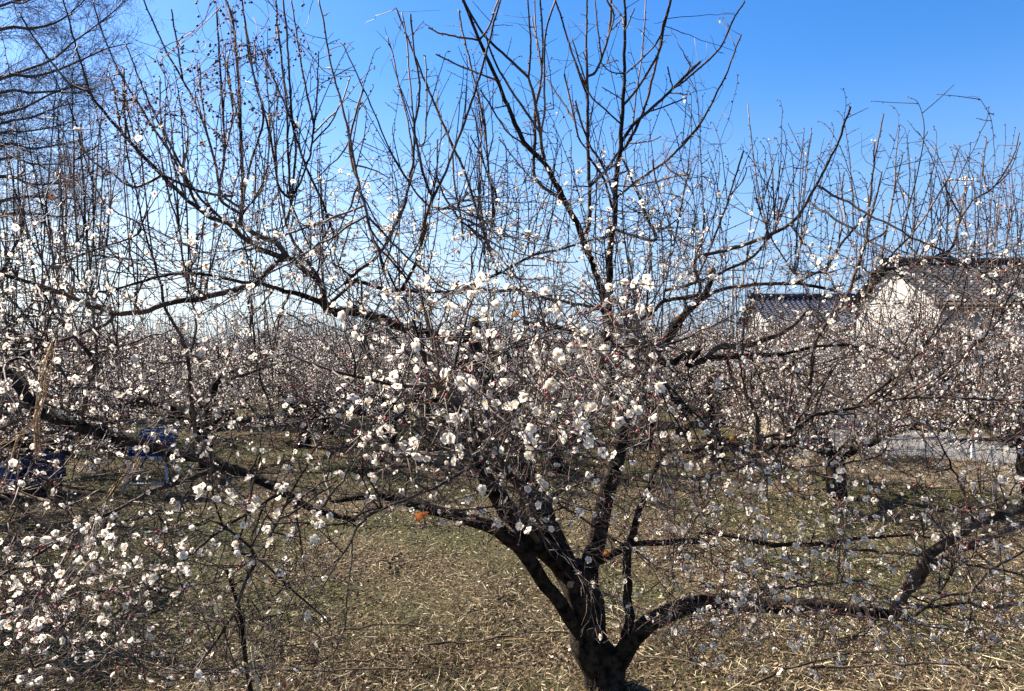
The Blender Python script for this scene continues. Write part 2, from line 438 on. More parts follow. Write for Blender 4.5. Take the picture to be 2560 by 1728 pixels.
def trace(tree, reg, s, w, d1=None, d0=None, wig=1.0, snap=45, level=0):
    pts = P2(reg, s); n = len(pts)
    W = np.interp(np.linspace(0, 1, n), np.linspace(0, 1, len(w)), w)
    start = None; wpar = None
    if d0 is None:
        best = 1e9
        for (a, b, d, tr, pos, r) in TR:
            if tr != tree: continue
            q = (a - pts[0][0]) ** 2 + (b - pts[0][1]) ** 2
            if q < best: best = q; start = (d, pos, (a, b), r)
        d0 = start[0]
        if best > snap ** 2: print('TRACE far', tree, reg, s[:30], round(best ** .5))
        pts[0] = start[2]
    if d1 is None: d1 = d0
    if isinstance(d1, str): d1 = d0 + float(d1)
    seg = np.r_[0, np.cumsum(np.linalg.norm(np.diff(pts, axis=0), axis=1))]; u = seg / seg[-1]
    D = d0 + (d1 - d0) * u
    P = np.array([unproj(p[0], p[1], d) for p, d in zip(pts, D)])
    R = W / 2 / F * D * (1.18 if max(w) <= 8 else 1.0)
    step = max(.02, min(.06, R.mean() * 2.2))
    P, R = resample(P, R, step)
    g = np.random.default_rng(len(TR))
    if wig:
        m = len(P); nz = g.normal(size=(m, 3)); nz[1:] = .6 * nz[1:] + .4 * nz[:-1]
        nz[0] = 0; P = P + nz * (R[:, None] * .16 + .0012) * wig
    pr = proj(P)
    for i in range(len(P)): TR.append((pr[i, 0], pr[i, 1], pr[i, 2], tree, P[i], R[i]))
    add_path(tree, P, R, level)
    return P

for t in ('main', 'left'): TREES[t] = Tree(t)
m = 'main'
# trunk and limbs of the main tree -------------------------------------------------------------
trace(m, 8, '1735,1640 1705,1500 1670,1330 1625,1170 1575,1000 1530,860 1480,740', [104, 98, 94, 90, 86, 80, 72], 3.6, 3.66, level=9)
trace(m, 8, '1560,960 1450,740 1380,560 1330,430 1260,280 1190,140 1140,0 @5 1110,1400 1060,1260 1000,1120 930,980 870,850 860,740 872,640', [72, 68, 64, 58, 50, 46, 42, 38, 34, 32, 30], 3.9, level=8)
trace(m, 8, '1500,820 1300,600 1130,450 1010,290 920,140 880,0 @5 900,1380 850,1250', [56, 54, 50, 46, 38, 30, 20, 14], 3.2, level=8)
trace(m, 8, '1610,1330 1540,1160 1460,1040 1340,870 1210,690 1080,560 950,480 780,420 600,380 420,330 250,290 100,300 -60,330', [36, 36, 34, 34, 36, 40, 34, 30, 26, 22, 18, 14, 10], 3.0, level=8)
trace(m, 8, '1680,1380 1650,1150 1625,920 1610,760 1640,600 1670,450 1710,290 1760,150 1800,0 @5 1830,1350 1850,1250 1800,1130 1740,1030 1715,930 1730,820 1730,720 1740,600', [52, 52, 50, 48, 46, 44, 42, 40, 40, 38, 36, 36, 32, 30, 26], 3.7, level=8)
trace(m, 5, '1740,620 1740,450 1742,200 1745,0 @2 1770,1480 1780,1200 1810,950 1830,600 1840,200 1835,-60', [20, 17, 16, 15, 14, 13, 12, 9, 7, 6], 3.6, level=7)
trace(m, 5, '1730,700 1715,560 1690,430 1640,280 1560,90 @2 1530,1450 1450,1300 1380,1150 1310,1050 1190,920 1100,720 1000,480 900,260 840,110 780,-30', [18, 16, 15, 15, 14, 13, 12, 11, 9, 8, 6], 3.2, level=7)
trace(m, 5, '1860,1260 1920,1160 1960,1040 1950,950 2010,860 2090,760 2160,660 2190,620', [30, 28, 26, 24, 26, 28, 26], 3.9, level=8)
trace(m, 5, '2160,650 2240,570 2330,480 @3 290,1330 312,1250', [20, 16, 15, 14], 3.9, level=7)
trace(m, 8, '1800,1400 1850,1200 1860,900 1850,700 1900,500 1930,380 1980,250 2050,100 2110,0 @6 150,1110 300,1070 440,1060 560,1120', [24, 24, 22, 20, 18, 16, 14, 12, 12, 12, 14], 3.3, level=8)
trace(m, 5, '1840,1390 2000,1330 2150,1300 2320,1300 @6 100,935 220,930 330,990 400,1040', [16, 15, 14, 13, 13, 9], 3.3, level=7)
# low limb to the right
trace(m, 8, '1740,1470 1820,1330 1900,1200 2000,1110 2150,1040 2324,1000 @9 150,1010 250,985 400,970 550,990 750,1000 900,975 1000,975 1150,1010 1300,1040 1470,1060', [54, 50, 46, 44, 44, 43, 42, 40, 38, 34, 31, 29, 27, 25], 3.0, level=8)
trace(m, 9, '1470,1060 1560,920 1620,780 1700,680 1850,570 2000,480 2150,430 2330,370 2500,320', [28, 28, 28, 26, 24, 22, 20, 18], 2.7, level=7)
trace(m, 9, '1590,900 1650,840 1720,730 1900,640 2050,580 2200,510 2340,460 2500,420', [20, 22, 22, 20, 19, 17], 2.9, level=7)
trace(m, 9, '1450,1040 1560,985 1700,1005 1950,980 2100,1010 2340,980', [10, 9, 8, 7], 3.2, level=6)
trace(m, 9, '1940,985 2020,860 2120,760 2330,640', [8, 7, 6], 3.2, level=6)
trace(m, 9, '650,985 900,1010 1200,1060 1400,1085 1550,1085 1680,1020 1760,940 1880,760 1990,690', [7, 7, 6, 6, 5, 3.5], 2.5, level=5)
trace(m, 8, '1680,740 1760,660 1880,610 2100,590 2324,580 @9 250,520 500,560 700,600 980,600 1100,590 1300,560 1550,545 1800,560', [20, 18, 16, 15, 14, 12, 11, 10, 9, 7, 5], 3.0, level=7)
trace(m, 9, '940,625 1200,630 1500,660 1750,700 2000,740 2324,800', [7, 7, 6, 5, 5, 4], 2.6, level=5)
trace(m, 9, '540,880 650,890 900,870 1150,850 1320,825', [4, 4, 4, 3], 2.5, level=4)
# right-hand middle knot
trace(m, 6, '560,1120 600,1110 740,1160 900,1235', [14, 14, 13, 9], 3.1, level=6)
trace(m, 6, '570,1150 660,1200 760,1290 850,1370 910,1420', [12, 11, 10, 8], 3.1, level=6)
trace(m, 6, '580,1150 605,1060 608,950 590,860 530,740 515,600 510,450 515,300', [12, 11, 10, 9, 8, 7, 5, 4], 3.2, level=6)
trace(m, 6, '580,1130 640,1020 720,1000 800,980 900,920 960,880 1200,830 1400,790 1600,760 1900,765 2324,780', [12, 11, 11, 10, 9, 8, 7, 6, 5], 3.2, level=6)
trace(m, 6, '905,925 940,700 958,480 1000,350 1100,210 1180,100 @3 1290,1090 1310,950 1340,700 1350,560 1390,360 1420,220', [13, 12, 11, 10, 10, 8, 6, 5, 4, 3], 3.6, level=6)
trace(m, 6, '560,1170 430,1230 200,1280 0,1340 -200,1420', [9, 8, 7, 6, 4], 2.9, level=5)
trace(m, 6, '900,930 850,985 760,1050 720,1150 640,1260', [8, 9, 8, 7, 5], 3.0, level=5)
trace(m, 6, '1250,820 1000,640 820,590 760,560 640,500', [8, 9, 8, 7, 5], 3.6, level=5)
trace(m, 6, '1200,830 1500,620 1640,470 1740,330 1820,150 @3 2000,1100', [7, 7, 6, 5, 4, 3], 3.7, level=5)
trace(m, 5, '2000,870 2150,900 2324,800 @6 150,545 350,500 500,490 650,490 800,475 950,435 1100,420 1300,440', [20, 18, 17, 16, 14, 12, 8, 7, 5], 3.7, level=7)
trace(m, 6, '250,510 350,435 500,425 600,400 740,350 860,270 920,200', [12, 16, 15, 14, 11, 8], 3.9, level=7)
trace(m, 3, '230,1400 400,1345 600,1322 850,1315 1000,1340 1130,1370 1250,1450', [9, 9, 9, 8, 7, 5], 3.8, level=6)
trace(m, 3, '1200,1310 1260,1270 1450,1220 1600,1180 1730,1150 1850,1090 1880,1020 1900,930 1990,780 2100,720 2160,650 2220,560 2270,450 2292,340', [9, 9, 9, 8, 8, 7, 7, 6, 5, 5, 4, 4, 3, 3], 3.7, level=6)
trace(m, 3, '1730,1150 1830,1180 1950,1210 2150,1215 2324,1195', [7, 7, 6, 5], 3.8, level=5)
trace(m, 3, '1740,1150 1850,1145 2000,1200 2100,1270 2200,1370', [5, 5, 4, 3], 3.5, level=4)
# right sky shoots
trace(m, 3, '0,1360 200,1310 400,1230 560,1150 680,1020 720,950 745,850 760,770', [7, 6, 6, 5, 5, 4, 4], 3.3, 3.5, level=5)
trace(m, 5, '1860,740 1980,600 2100,500 2324,440 @3 200,1160 400,1100 550,1050 700,990 780,950 860,880 930,780 1000,650 1060,530 1130,400 1170,270 1205,175', [8, 8, 8, 8, 8, 8, 7.5, 7, 6.5, 6, 5.5, 5, 4.5], 2.9, level=6)
for s, w, dd in [
    ('680,1010 640,850 600,650 560,350 540,150', [4, 2.5], '+.3'),
    ('860,880 840,1250 860,1000 880,600 905,320', [2.5, 2], '+.4'),
    ('835,1260 870,1150 900,800 930,500 950,340', [4, 2.5], '+.3'),
    ('840,1260 760,1130 700,1030 640,900 590,760', [4, 3], '-.1'),
    ('730,950 705,700 703,480', [3, 2], '+.2'), ('600,960 640,800 700,570', [3, 2.2], '+.2'),
    ('200,1310 270,1150 370,900 430,720 500,500 515,460', [5, 4, 3.5], '-.4'), ('460,750 510,650 535,570', [3, 2.5], '-.1'),
    ('200,1160 250,1000 262,830', [4.5, 4], '-.2'), ('720,950 770,850 812,735', [4, 3.5], '-.1'),
    ('1300,1050 1400,1000 1440,950 1480,750 1500,480 1520,300', [4, 3, 2.5], '+.2'),
    ('1400,1250 1430,1000 1490,700 1545,470', [4, 3], '+.2'), ('1310,950 1370,760 1405,600', [4, 3], '-.2'),
    ('1350,560 1352,480 1362,410', [3, 2.5], '-.1'),
    ('1290,1200 1370,1270 1480,1120 1620,970 1750,780 1850,600 1910,430', [4, 4.5, 4, 3.5, 3], '-.1'),
    ('1590,1180 1600,1100 1612,800 1625,580', [4, 3, 2.5], '+.2'), ('1740,1140 1730,1000 1722,800 1715,650', [3.5, 2.5], '+.2'),
    ('1920,900 1850,760 1800,660', [4, 3.5], '-.1'), ('2100,720 2060,600 2080,370', [3.5, 3], '+.1'), ('2140,660 2230,590 2300,400', [3, 2.5], '+.1'),
    ('860,1320 1050,1200 1150,1050 1280,900 1320,850', [6, 5, 5], '-.3'), ('1190,1130 1150,900 1125,800 1112,670', [4, 3], '+.2'),
    ('1170,1000 1150,760 1162,590', [3, 2.5], '+.4'), ('1800,1120 1830,900 1860,720', [3, 2.5], '-.1'), ('1900,940 1960,700', [3, 2.5], '+.3'),
    ('2110,1200 2140,1000 2160,740', [2.5, 2], '+.5'), ('2190,1200 2230,950 2280,770', [2.5, 2], '+.5'), ('2250,1200 2310,940', [2.5, 2], '+.5'),
]: trace(m, 3, s, w, dd, level=3, snap=90, wig=.7)
# centre sky shoots (region 2)
for s, w, dd, lv in [
    ('1640,1549 1612,1400 1610,1250 1600,900 1600,650 1590,300 1595,-30', [11, 10, 9, 8, 6, 4.5], '+.1', 6),
    ('1320,1060 1290,850 1250,620 1220,500 1230,300 1210,-20', [9, 8, 7, 5, 4], '-.1', 5),
    ('1220,500 1100,390 1000,300 930,230 850,100 800,0', [6, 5, 4], '-.1', 4),
    ('1290,850 1170,680 1080,540 1000,400 940,230', [5.5, 5, 4], '-.2', 4),
    ('910,270 960,180 1000,60 1030,-20', [5, 4], '-.1', 4),
    ('880,248 780,240 650,215 570,180', [5, 4.5, 4], '-.3', 3), ('1000,515 860,460 740,410 620,348', [5, 4.5, 4], '-.3', 3),
    ('1190,960 1090,860 1000,730 905,580', [5, 4.5, 4], '-.3', 3), ('1060,690 990,700', [3, 2.5], '-.1', 3),
    ('1275,1400 1262,1150 1260,900 1262,700 1300,500 1310,250 1290,-20', [8, 7, 7, 6, 5, 4, 4], '+.3', 4),
    ('1262,460 1240,110', [4, 3], '+.1', 3), ('1270,430 1265,200 1255,-10', [4, 3], '+.1', 3),
    ('1300,900 1322,700 1320,500 1330,200 1390,0', [5, 4, 4], '-.2', 4),
    ('1600,620 1500,350 1440,150 1390,0', [5, 4, 4], '-.2', 4), ('1600,500 1640,480 1680,400 1740,200 1750,-10', [6, 5, 5], '-.1', 4),
    ('1680,380 1660,150 1645,-10', [4, 3], '-.1', 3), ('1640,560 1560,450 1500,260', [4, 3], '-.2', 3),
    ('1825,910 1900,800 1990,720 2120,600 2220,500 2324,400 @3 60,50 140,0 @0 1800,120 1830,55 1862,5', [9, 8, 7, 6, 5, 5, 4], '-.5', 5),
    ('1815,980 1900,850 1980,650 2040,400 2100,150 2140,-10', [7, 6, 5, 4], '+.2', 5),
    ('1830,700 1900,600 1990,460 2060,330 2100,120 2130,0', [6, 6, 5, 4], '-.3', 4),
    ('1850,480 1960,370 2060,250 2100,100', [4.5, 4], '-.3', 4), ('1870,920 1990,915 2070,880', [3.5, 3], '-.2', 3),
    ('1780,1200 1900,1200 2040,1170 2160,1140 2240,1130', [4.5, 4], '-.3', 3),
    ('1800,1300 1900,1180 2050,1080 2200,950 2324,810 @3 120,410 220,300 300,170 350,60 390,-10 @0 1840,120 1853,88', [5.5, 5, 5, 4.5, 4, 3.5], '-.2', 5),
    ('1612,1200 1720,1090 1800,980', [6, 5.5], '+.1', 4),
    ('1870,1500 2030,1549 1980,1400 1900,1200 1850,1080 1820,1020', [6, 7, 6, 5, 5], '-.5', 4),
    ('1850,930 1880,900 1910,620 1950,350 1975,-10', [4, 3.5, 3], '+.2', 4),
    ('1820,820 1700,700 1620,620 1560,500 1520,400', [5, 4], '-.2', 3), ('1780,1300 1700,1080 1620,950 1560,800 1520,650', [5, 4], '-.2', 3),
    ('1600,980 1540,880 1480,620 1450,480', [4.5, 4], '-.3', 3), ('2120,600 2240,610', [3, 3], '-.1', 3), ('2140,570 2115,430', [3, 3], '-.1', 3),
    ('1990,720 2120,680 2225,630', [4, 3.5], '-.1', 3), ('2220,490 2260,430 2225,365', [3, 3], '-.1', 3), ('2040,1170 2070,1270 2110,1400 2160,1549', [4, 4, 4], '-.3', 4),
    ('2070,1250 2030,1120 2020,1030', [4, 4], '-.1', 3), ('2160,1549 2200,1350 2240,1150 2260,1100', [4, 4], '-.2', 3),
    ('1835,100 1760,190', [3, 3], '-.1', 3), ('1840,200 1900,60', [3, 3], '-.1', 3), ('1830,500 1740,460 1680,400', [3.5, 3], '-.1', 3),
    ('1820,640 1740,590 1700,570', [3, 3], '-.1', 3), ('1600,400 1570,340', [3, 3], '-.1', 3), ('1690,430 1790,390', [3, 3], '-.1', 3),
    ('1840,560 1900,530', [3, 3], '-.1', 3), ('1260,720 1380,700', [3, 3], '-.1', 3), ('1265,880 1130,850', [3, 3], '-.1', 3),
    ('1770,30 1820,110 1835,200', [4, 4], '-.1', 3), ('1760,260 1770,100 1720,0', [4, 4], '-.1', 3),
    ('1610,1000 1700,1150 1760,1350', [5, 6], '+.1', 3), ('1450,800 1330,500', [4, 3], '+.2', 3),
]: trace(m, 2, s, w, dd, level=lv, snap=110, wig=.7)
# upper arches of the middle
trace(m, 5, '865,760 650,720 450,680 250,610 100,575 0,560 @4 2200,580 2110,560', [26, 25, 24, 24, 24, 22], 3.1, level=8)
trace(m, 4, '2110,560 2040,490 1940,460 1830,430 1700,390 1560,375 1450,350 1300,320 1100,325 950,360 800,410 650,440 450,440', [15, 14, 12, 10, 9, 8, 7, 7, 7, 6, 6, 4], 2.8, level=6)
trace(m, 4, '2110,540 2075,400 1980,300 1860,230 1740,290 1640,390 1450,440 1300,480 1150,500 1000,540 860,570 780,580 600,530 400,450 180,380 0,320 -150,270', [18, 16, 14, 13, 14, 14, 14, 14, 13, 13, 13, 12, 11, 10, 9, 8], 2.5, level=7)
trace(m, 4, '750,585 680,650 550,700 400,750 200,820 0,920 -100,960', [10, 9, 8, 7, 7, 6], 2.4, level=6)
trace(m, 4, '2110,560 2150,500 2230,420 2324,350 @5 30,385 120,300 200,250 280,150 360,0 @2 420,1300 470,1050 482,850', [9, 9, 9, 9, 8, 7, 7, 6], 2.9, level=6)
trace(m, 5, '30,375 100,370 300,420 500,430 700,440 850,400 960,350 1100,280 1250,200 1400,170 1600,110 1740,80', [8, 8, 8, 7, 7, 6, 6, 5, 4], 3.5, level=6)
trace(m, 5, '830,420 1000,430 1200,430 1330,480 1540,520 1700,560', [7, 7, 8, 8, 9], '+.2', level=5)
trace(m, 5, '400,430 440,350 520,150 560,0 @2 520,1549 560,1400 578,1330', [10, 9, 9, 8], '-.2', level=5)
trace(m, 5, '1180,640 1350,650 1500,700 1640,720 1720,700', [10, 12, 12, 12, 14], 3.6, 3.7, level=6)
for s, w, dd, lv in [
    ('575,1330 480,1230 380,1070 290,900 200,680 120,500 20,290', [5, 4.5, 4, 3.5], '-.3', 4),
    ('575,1330 600,1280 680,1120 720,1010 800,800 870,590 930,400 1000,120 1040,-10', [7, 6, 6, 5, 4], '+.2', 4),
    ('590,1290 540,1130 500,950 480,830 510,650 510,500 480,350 455,90', [6, 6, 5, 5, 4, 4], '-.2', 4),
    ('500,950 540,930 560,700 550,360', [4, 3], '+.1', 3), ('470,990 430,750 380,550 340,350 305,230', [4, 3], '+.2', 3), ('482,820 450,500 430,250 400,80', [4, 3], '+.1', 3),
    ('900,1549 880,1350 800,1100 700,880 600,650 520,450 450,280 360,50', [6, 6, 5, 4, 3.5], '+.3', 4),
    ('1040,1549 990,1300 960,1100 920,750 850,450 790,200 765,60', [5, 4.5, 4, 3.5], '+.3', 4),
    ('950,1549 910,1400 910,1000 920,670', [4, 3], '+.3', 3), ('1260,1200 1240,1160 1120,1020 1030,900', [4, 3], '-.2', 3),
    ('1100,1549 1010,1280 980,1200 910,1010 840,880', [5, 4, 3], '-.2', 3), ('730,1000 740,1200 780,1400 800,1549', [4, 4], '+.2', 3),
    ('660,930 640,750 630,600', [3.5, 3], '+.2', 3), ('600,1280 625,1100 630,900', [3.5, 3], '-.1', 3), ('575,1335 690,1340 800,1280 820,1240', [4, 3.5], '-.3', 3),
    ('600,1120 680,1280 760,1400 850,1480 940,1549', [4, 5], '-.1', 3), ('955,1020 990,880', [3, 2.5], '+0', 3),
    ('0,660 60,930 120,1180 180,1420 210,1549', [5, 7], '-.2', 3),
]: trace(m, 2, s, w, dd, level=lv, snap=140, wig=.7)
# upper-left bundle (regions 4, 1)
trace(m, 4, '1860,235 1700,180 1640,130 1560,80 1480,0 @1 1350,1400 1200,1280 1050,1130 900,980 780,850 650,700 580,600 530,440 480,260 405,-20', [14, 14, 13, 12, 12, 11, 10, 10, 9, 8, 7, 6, 5, 4, 3.5], '-.3', level=6)
trace(m, 4, '1880,230 1780,120 1640,60 1590,20 @1 1555,1440 1570,1300 1560,1000 1545,700 1540,500 1500,130 1450,-20', [14, 13, 12, 12, 11, 9, 8, 7, 6], '+.1', level=6)
trace(m, 4, '2070,400 2000,250 1900,120 1850,0 @1 1860,1400 1900,1250 1990,1050 2030,800 2050,550 2055,330', [9, 8, 7, 6, 5, 3], '+.1', level=5)
for s, w, dd, lv in [
    ('580,600 450,540 380,460 250,290 130,90', [6, 5, 4], '+.1', 3), ('1400,1450 1280,1330 1180,1130 1060,930 960,780 850,600 760,440 680,260 600,20', [7, 6, 5, 4, 3.5], '+.1', 4),
    ('1450,1480 1300,1290 1160,1060 1080,900 980,700 880,460 810,280', [6, 5, 4, 3], '+.2', 4), ('1560,1340 1430,1250 1390,1050 1320,820 1260,660 1180,520 1080,340 1000,170 925,-10', [6, 6, 5, 4, 3.5], '-.1', 4),
    ('1560,1400 1420,1270 1450,1000 1440,750 1420,450 1400,50', [7, 6, 5, 4], '-.1', 4), ('1570,1300 1620,1050 1700,760 1640,500 1600,250 1560,-10', [6, 5, 4], '+.1', 4),
    ('1840,1300 1800,1200 1760,950 1700,700 1620,420 1580,150', [6, 5, 4], '+.1', 4), ('1850,1330 1860,1000 1850,700 1820,400 1790,150 1780,-10', [6, 5, 4], '+.1', 4),
    ('1880,1300 1910,950 1880,700 1860,350 1840,100 1830,-10', [6, 5, 4], '-.1', 4), ('2000,1080 1930,950 1850,700 1740,450 1680,330', [5, 4], '+.1', 3),
    ('2030,800 1960,500 1920,250 1880,-10', [5, 4, 3], '+.1', 3), ('2020,860 2100,780 2190,690 2260,500', [4, 3], '+.1', 3), ('2020,920 2140,790 2180,700', [4, 3], '-.1', 3),
    ('1990,1090 2080,1300 2170,1549', [5, 6], '+.2', 3), ('2324,1150 2260,900 2200,650 2130,400 2090,150 2055,-10', [6, 5, 4, 3.5], '+.1', 4),
    ('1000,1170 1150,1180 1300,1240 1500,1270', [6, 6], '+.1', 3), ('970,1210 870,1210 720,1120 620,1060 520,950', [6, 5, 4], '+.1', 3),
    ('1200,1280 1100,1000 1040,800 1030,500', [4, 3], '+.1', 3), ('830,950 800,700 800,440', [5, 4], '+.1', 3), ('900,1000 860,850 810,640', [4, 3], '+.1', 3),
    ('1320,850 1300,600 1290,420', [4, 3], '+.1', 3), ('1450,1000 1500,750 1480,500 1440,350', [4, 3], '+.2', 3), ('1180,1100 1210,850 1160,700', [4, 3], '+.2', 3),
    ('1640,1380 1700,1200 1650,1050', [4, 3], '-.1', 3), ('1800,1100 1760,800 1700,700', [4, 3], '+.1', 3),
    ('1550,800 1470,500 1480,330', [4, 3], '+.1', 3), ('780,850 740,600 700,480', [4, 3], '+.1', 3), ('1190,520 1140,250 1105,60', [4, 3], '-.1', 3),
    ('1700,1350 1720,1100 1740,740', [4, 3], '+.2', 3), ('1760,1400 1780,1100 1730,750', [4, 3], '+.2', 3),
]: trace(m, 1, s, w, dd, level=lv, snap=120, wig=.7)
# near branches reaching towards the camera
trace(m, 8, '1290,560 1200,420 1160,260 1100,160 1000,20 @5 920,1380 850,1310 770,1200 690,1100 625,1040', [14, 14, 14, 14, 14, 13, 13, 12], 1.55, level=6)
trace(m, 5, '620,1040 570,930 530,850 470,740 430,690', [11, 10, 8, 6], 1.30, level=5)
trace(m, 5, '615,1045 430,1050 250,1020 100,980 0,955 @4 2150,950 1950,880 1850,830', [9, 9, 8, 7, 6, 4], 1.35, level=5)
trace(m, 5, '640,1030 740,960 860,890 960,840', [6, 6, 5, 3], 1.4, level=4)
trace(m, 5, '930,1370 990,1390 1080,1270 1200,1100 1260,1020 1330,900', [6, 5, 4.5, 4], 1.5, level=4)
trace(m, 5, '950,1350 850,1370 700,1440 500,1490 350,1500', [6, 5, 4], 1.7, level=4)
trace(m, 5, '960,1390 1000,1410 1200,1420 1400,1410 1500,1390 1650,1330', [5, 4, 3], 1.8, level=4)
trace(m, 5, '1870,720 1830,610 1880,730 1930,820 1980,890 2050,960', [4, 6, 7, 6, 4], 1.9, level=4)
trace(m, 8, '1000,30 900,70 750,160 600,240 450,300 300,360 150,450 100,520 60,600 0,690 -40,720', [8, 7, 6, 6, 6, 6, 5, 4], 1.7, level=5)
trace(m, 8, '430,310 620,350 780,380 950,360 1100,370', [5, 4.5, 4, 3], '+.1', level=4)
trace(m, 8, '300,360 130,400 @7 2230,470 2050,470 1850,460 1700,480', [5, 4, 3], '-.2', level=4)
trace(m, 8, '1180,240 1260,400 1300,520 1340,640', [4, 4, 3], '+.1', level=3)
trace(m, 8, '1150,290 1080,400 1000,530 950,600', [4, 4, 3], '+.1', level=3)
trace(m, 7, '1500,640 1660,690 1610,780 1560,900 1530,1020 1480,1100 1420,1200 1340,1300 1250,1430', [4, 8, 8, 8, 7, 7, 6, 5], 2.3, 2.3, level=5)
trace(m, 7, '1660,690 1620,620 1500,530 1400,460 1200,400 1000,380', [7, 6, 5, 4], '+.1', level=4)

# left neighbour tree -------------------------------------------------------------
l = 'left'
trace(l, 0, '-420,1760 -400,1560 -370,1350 -330,1180 -300,1080', [110, 96, 90, 80, 70], 3.3, 3.4, level=9)
trace(l, 0, '-310,1100 -200,980 -120,900 -40,890 @4 0,940 100,1010 180,1100 230,1190 330,1250 450,1290 600,1330 750,1370 900,1420 1050,1465 1200,1500 @7 1300,40 1450,90 1600,150 1750,220 1900,310 2050,390 2200,430 2290,450', [50, 44, 38, 32, 30, 32, 32, 32, 30, 29, 28, 27, 26, 26, 25, 22, 20, 17, 14, 10], 2.7, level=8)
trace(l, 4, '220,1190 120,1165 0,1110 -200,1050', [12, 14, 16, 20], 3.0, level=7)
trace(l, 0, '-320,1150 -200,1110 -80,1040 0,1060', [30, 20, 12], 2.9, level=7)
trace(l, 4, '540,1320 545,1180 560,1080 600,980 605,920 580,850 500,750 430,680 350,580 280,430', [13, 12, 12, 11, 11, 10, 8, 6, 5], 2.7, level=6)
trace(l, 4, '655,1340 640,1150 630,900 610,650 580,250 555,0 @1 520,950 470,750 430,630', [6, 6, 6, 5, 4, 4, 3], 2.8, level=5)
trace(l, 4, '1260,1490 1250,1250 1220,950 1210,830 1130,660 1060,530 1040,400 990,220 920,0 @1 870,1200 820,950 800,440', [11, 10, 10, 9, 8, 7, 5, 4.5, 4, 3.5], 2.7, level=6)
trace(l, 4, '1225,850 1265,700 1250,550 1190,300 1150,0 @1 1100,1300 1040,1020', [5, 4, 4, 3], '+.1', level=4)
trace(l, 4, '520,1200 470,1080 390,930 330,840 200,640 60,480 -100,300', [6, 6, 5, 4], '+.4', level=4)
trace(l, 4, '1780,1310 1700,1050 1660,900 1640,720 1600,500', [5, 4, 4], 2.9, 2.8, level=4)
trace(l, 4, '430,690 350,500 300,300 200,100 @1 130,1300 110,1000', [5, 4, 3.5, 3], '+.2', level=4)
trace(l, 4, '210,1210 120,900 20,600 -100,380', [8, 6, 4], '+.3', level=4)
for s, w, dd in [('@0 -60,900 20,650 60,560 @1 90,1200 40,980', [7, 4, 3], '+.2'), ('@0 -60,880 80,760 140,640 @1 540,1500 470,1200 420,950 ', [6, 4, 3], '+.2'),
                 ('@4 600,600 380,280 @1 900,1500 720,1350 640,1260 540,1000 520,800', [5, 4, 3], '+.3')]:
    trace(l, 1, s, w, dd, level=4, snap=140)
# low left sprays
trace(l, 7, '1480,100 1300,150 1150,200 1000,250 850,330 650,420 500,500', [14, 13, 12, 11, 9, 6], 2.4, level=6)
trace(l, 0, '-330,1300 -150,1240 0,1232 @7 200,300 380,350 470,420 500,490', [22, 14, 8, 8, 11, 13, 10], 2.2, level=6)
trace(l, 7, '500,490 400,570 250,660 120,740 0,810 -100,850', [9, 8, 7, 6], '-.2', level=5)
trace(l, 7, '500,490 440,640 380,750 280,900 200,960', [6, 5, 5, 3], '-.3', level=4)
trace(l, 7, '1790,290 1600,400 1480,480 1350,570 1200,690 1050,790 900,900 780,1020 700,1080', [7, 6, 6, 5, 4], 2.1, level=5)
trace(l, 0, '-340,1320 -180,1520 -40,1680 @7 0,1510 200,1410 400,1320 600,1200 800,1060 1000,940 1200,880 1500,830', [20, 12, 7, 6, 5.5, 5.5, 5, 5, 4, 3], 2.0, level=5)
trace(l, 7, '1000,830 800,880 600,910 500,920 400,960 200,1010 0,1060', [5, 5, 5, 4, 3], '-.1', level=4)
trace(l, 7, '560,930 680,960 750,1110 820,1230 880,1360 920,1420', [5, 6, 6, 5, 4], '-.2', level=4)
trace(l, 7, '400,1310 620,1300 900,1350 1100,1410 1250,1430 1400,1450', [4, 4, 3, 3], '-.1', level=4)
trace(l, 7, '850,330 980,350 1030,420 1100,560 @7 1150,800 1190,950', [4, 4, 3.5, 3], '-.1', level=4)
trace(l, 7, '1870,300 1840,350 1780,480 1720,600 1700,700', [7, 8, 6, 5], '-.4', level=4)

# ------------------------------------------------------------------ procedural growth from the traced skeleton
class Index:
    def __init__(s): s.rebuild()
    def rebuild(s):
        s.n = len(NODES); s.kd = KDTree(s.n)
        for i, nd in enumerate(NODES): s.kd.insert(nd[0], i)
        s.kd.balance()
USED = {}
def grow_to(idx, target, rbase, level, wig=.08, lmax=1.2, prefer=None):
    c = idx.kd.find_n(target, 24)
    best = None; bs = 1e9
    for co, i, dist in c:
        nd = NODES[i]
        v = unit(target - nd[0]); al = float(np.dot(v, nd[1]))
        s = dist * (1.25 - .35 * al) * (1 + .8 * USED.get(i, 0)) + (.6 if USED.get(i, 0) > 2 else 0)
        if s < bs and dist > .03: bs = s; best = i
    if best is None: return None
    nd = NODES[best]; L = np.linalg.norm(target - nd[0])
    if L > lmax or USED.get(best, 0) > 3: return None
    for q_ in (best - 1, best, best + 1): USED[q_] = USED.get(q_, 0) + (1 if q_ == best else .5)
    n = max(4, int(L / .035)); u = np.linspace(0, 1, n)[:, None]
    side = unit(np.cross(unit(target - nd[0]), rng.normal(size=3)))
    ctrl = nd[0] * .5 + target * .5 + side * L * rng.uniform(-.12, .12) + np.array([0, 0, -1]) * L * .08 * rng.uniform(-.3, 1)
    P = (1 - u) ** 2 * nd[0] + 2 * u * (1 - u) * ctrl + u ** 2 * target
    z = rng.normal(size=(n, 3)) * wig * L / n; z[0] = 0; P = P + z * 1.0
    r0 = min(rbase * (0.5 + .5 * min(1, L / .4)), nd[2] * .8); r0 = max(r0, .0012)
    R = np.linspace(r0, max(.0009, r0 * .5), n)
    add_path(nd[3], P, R, level)
    return P
idx = Index()
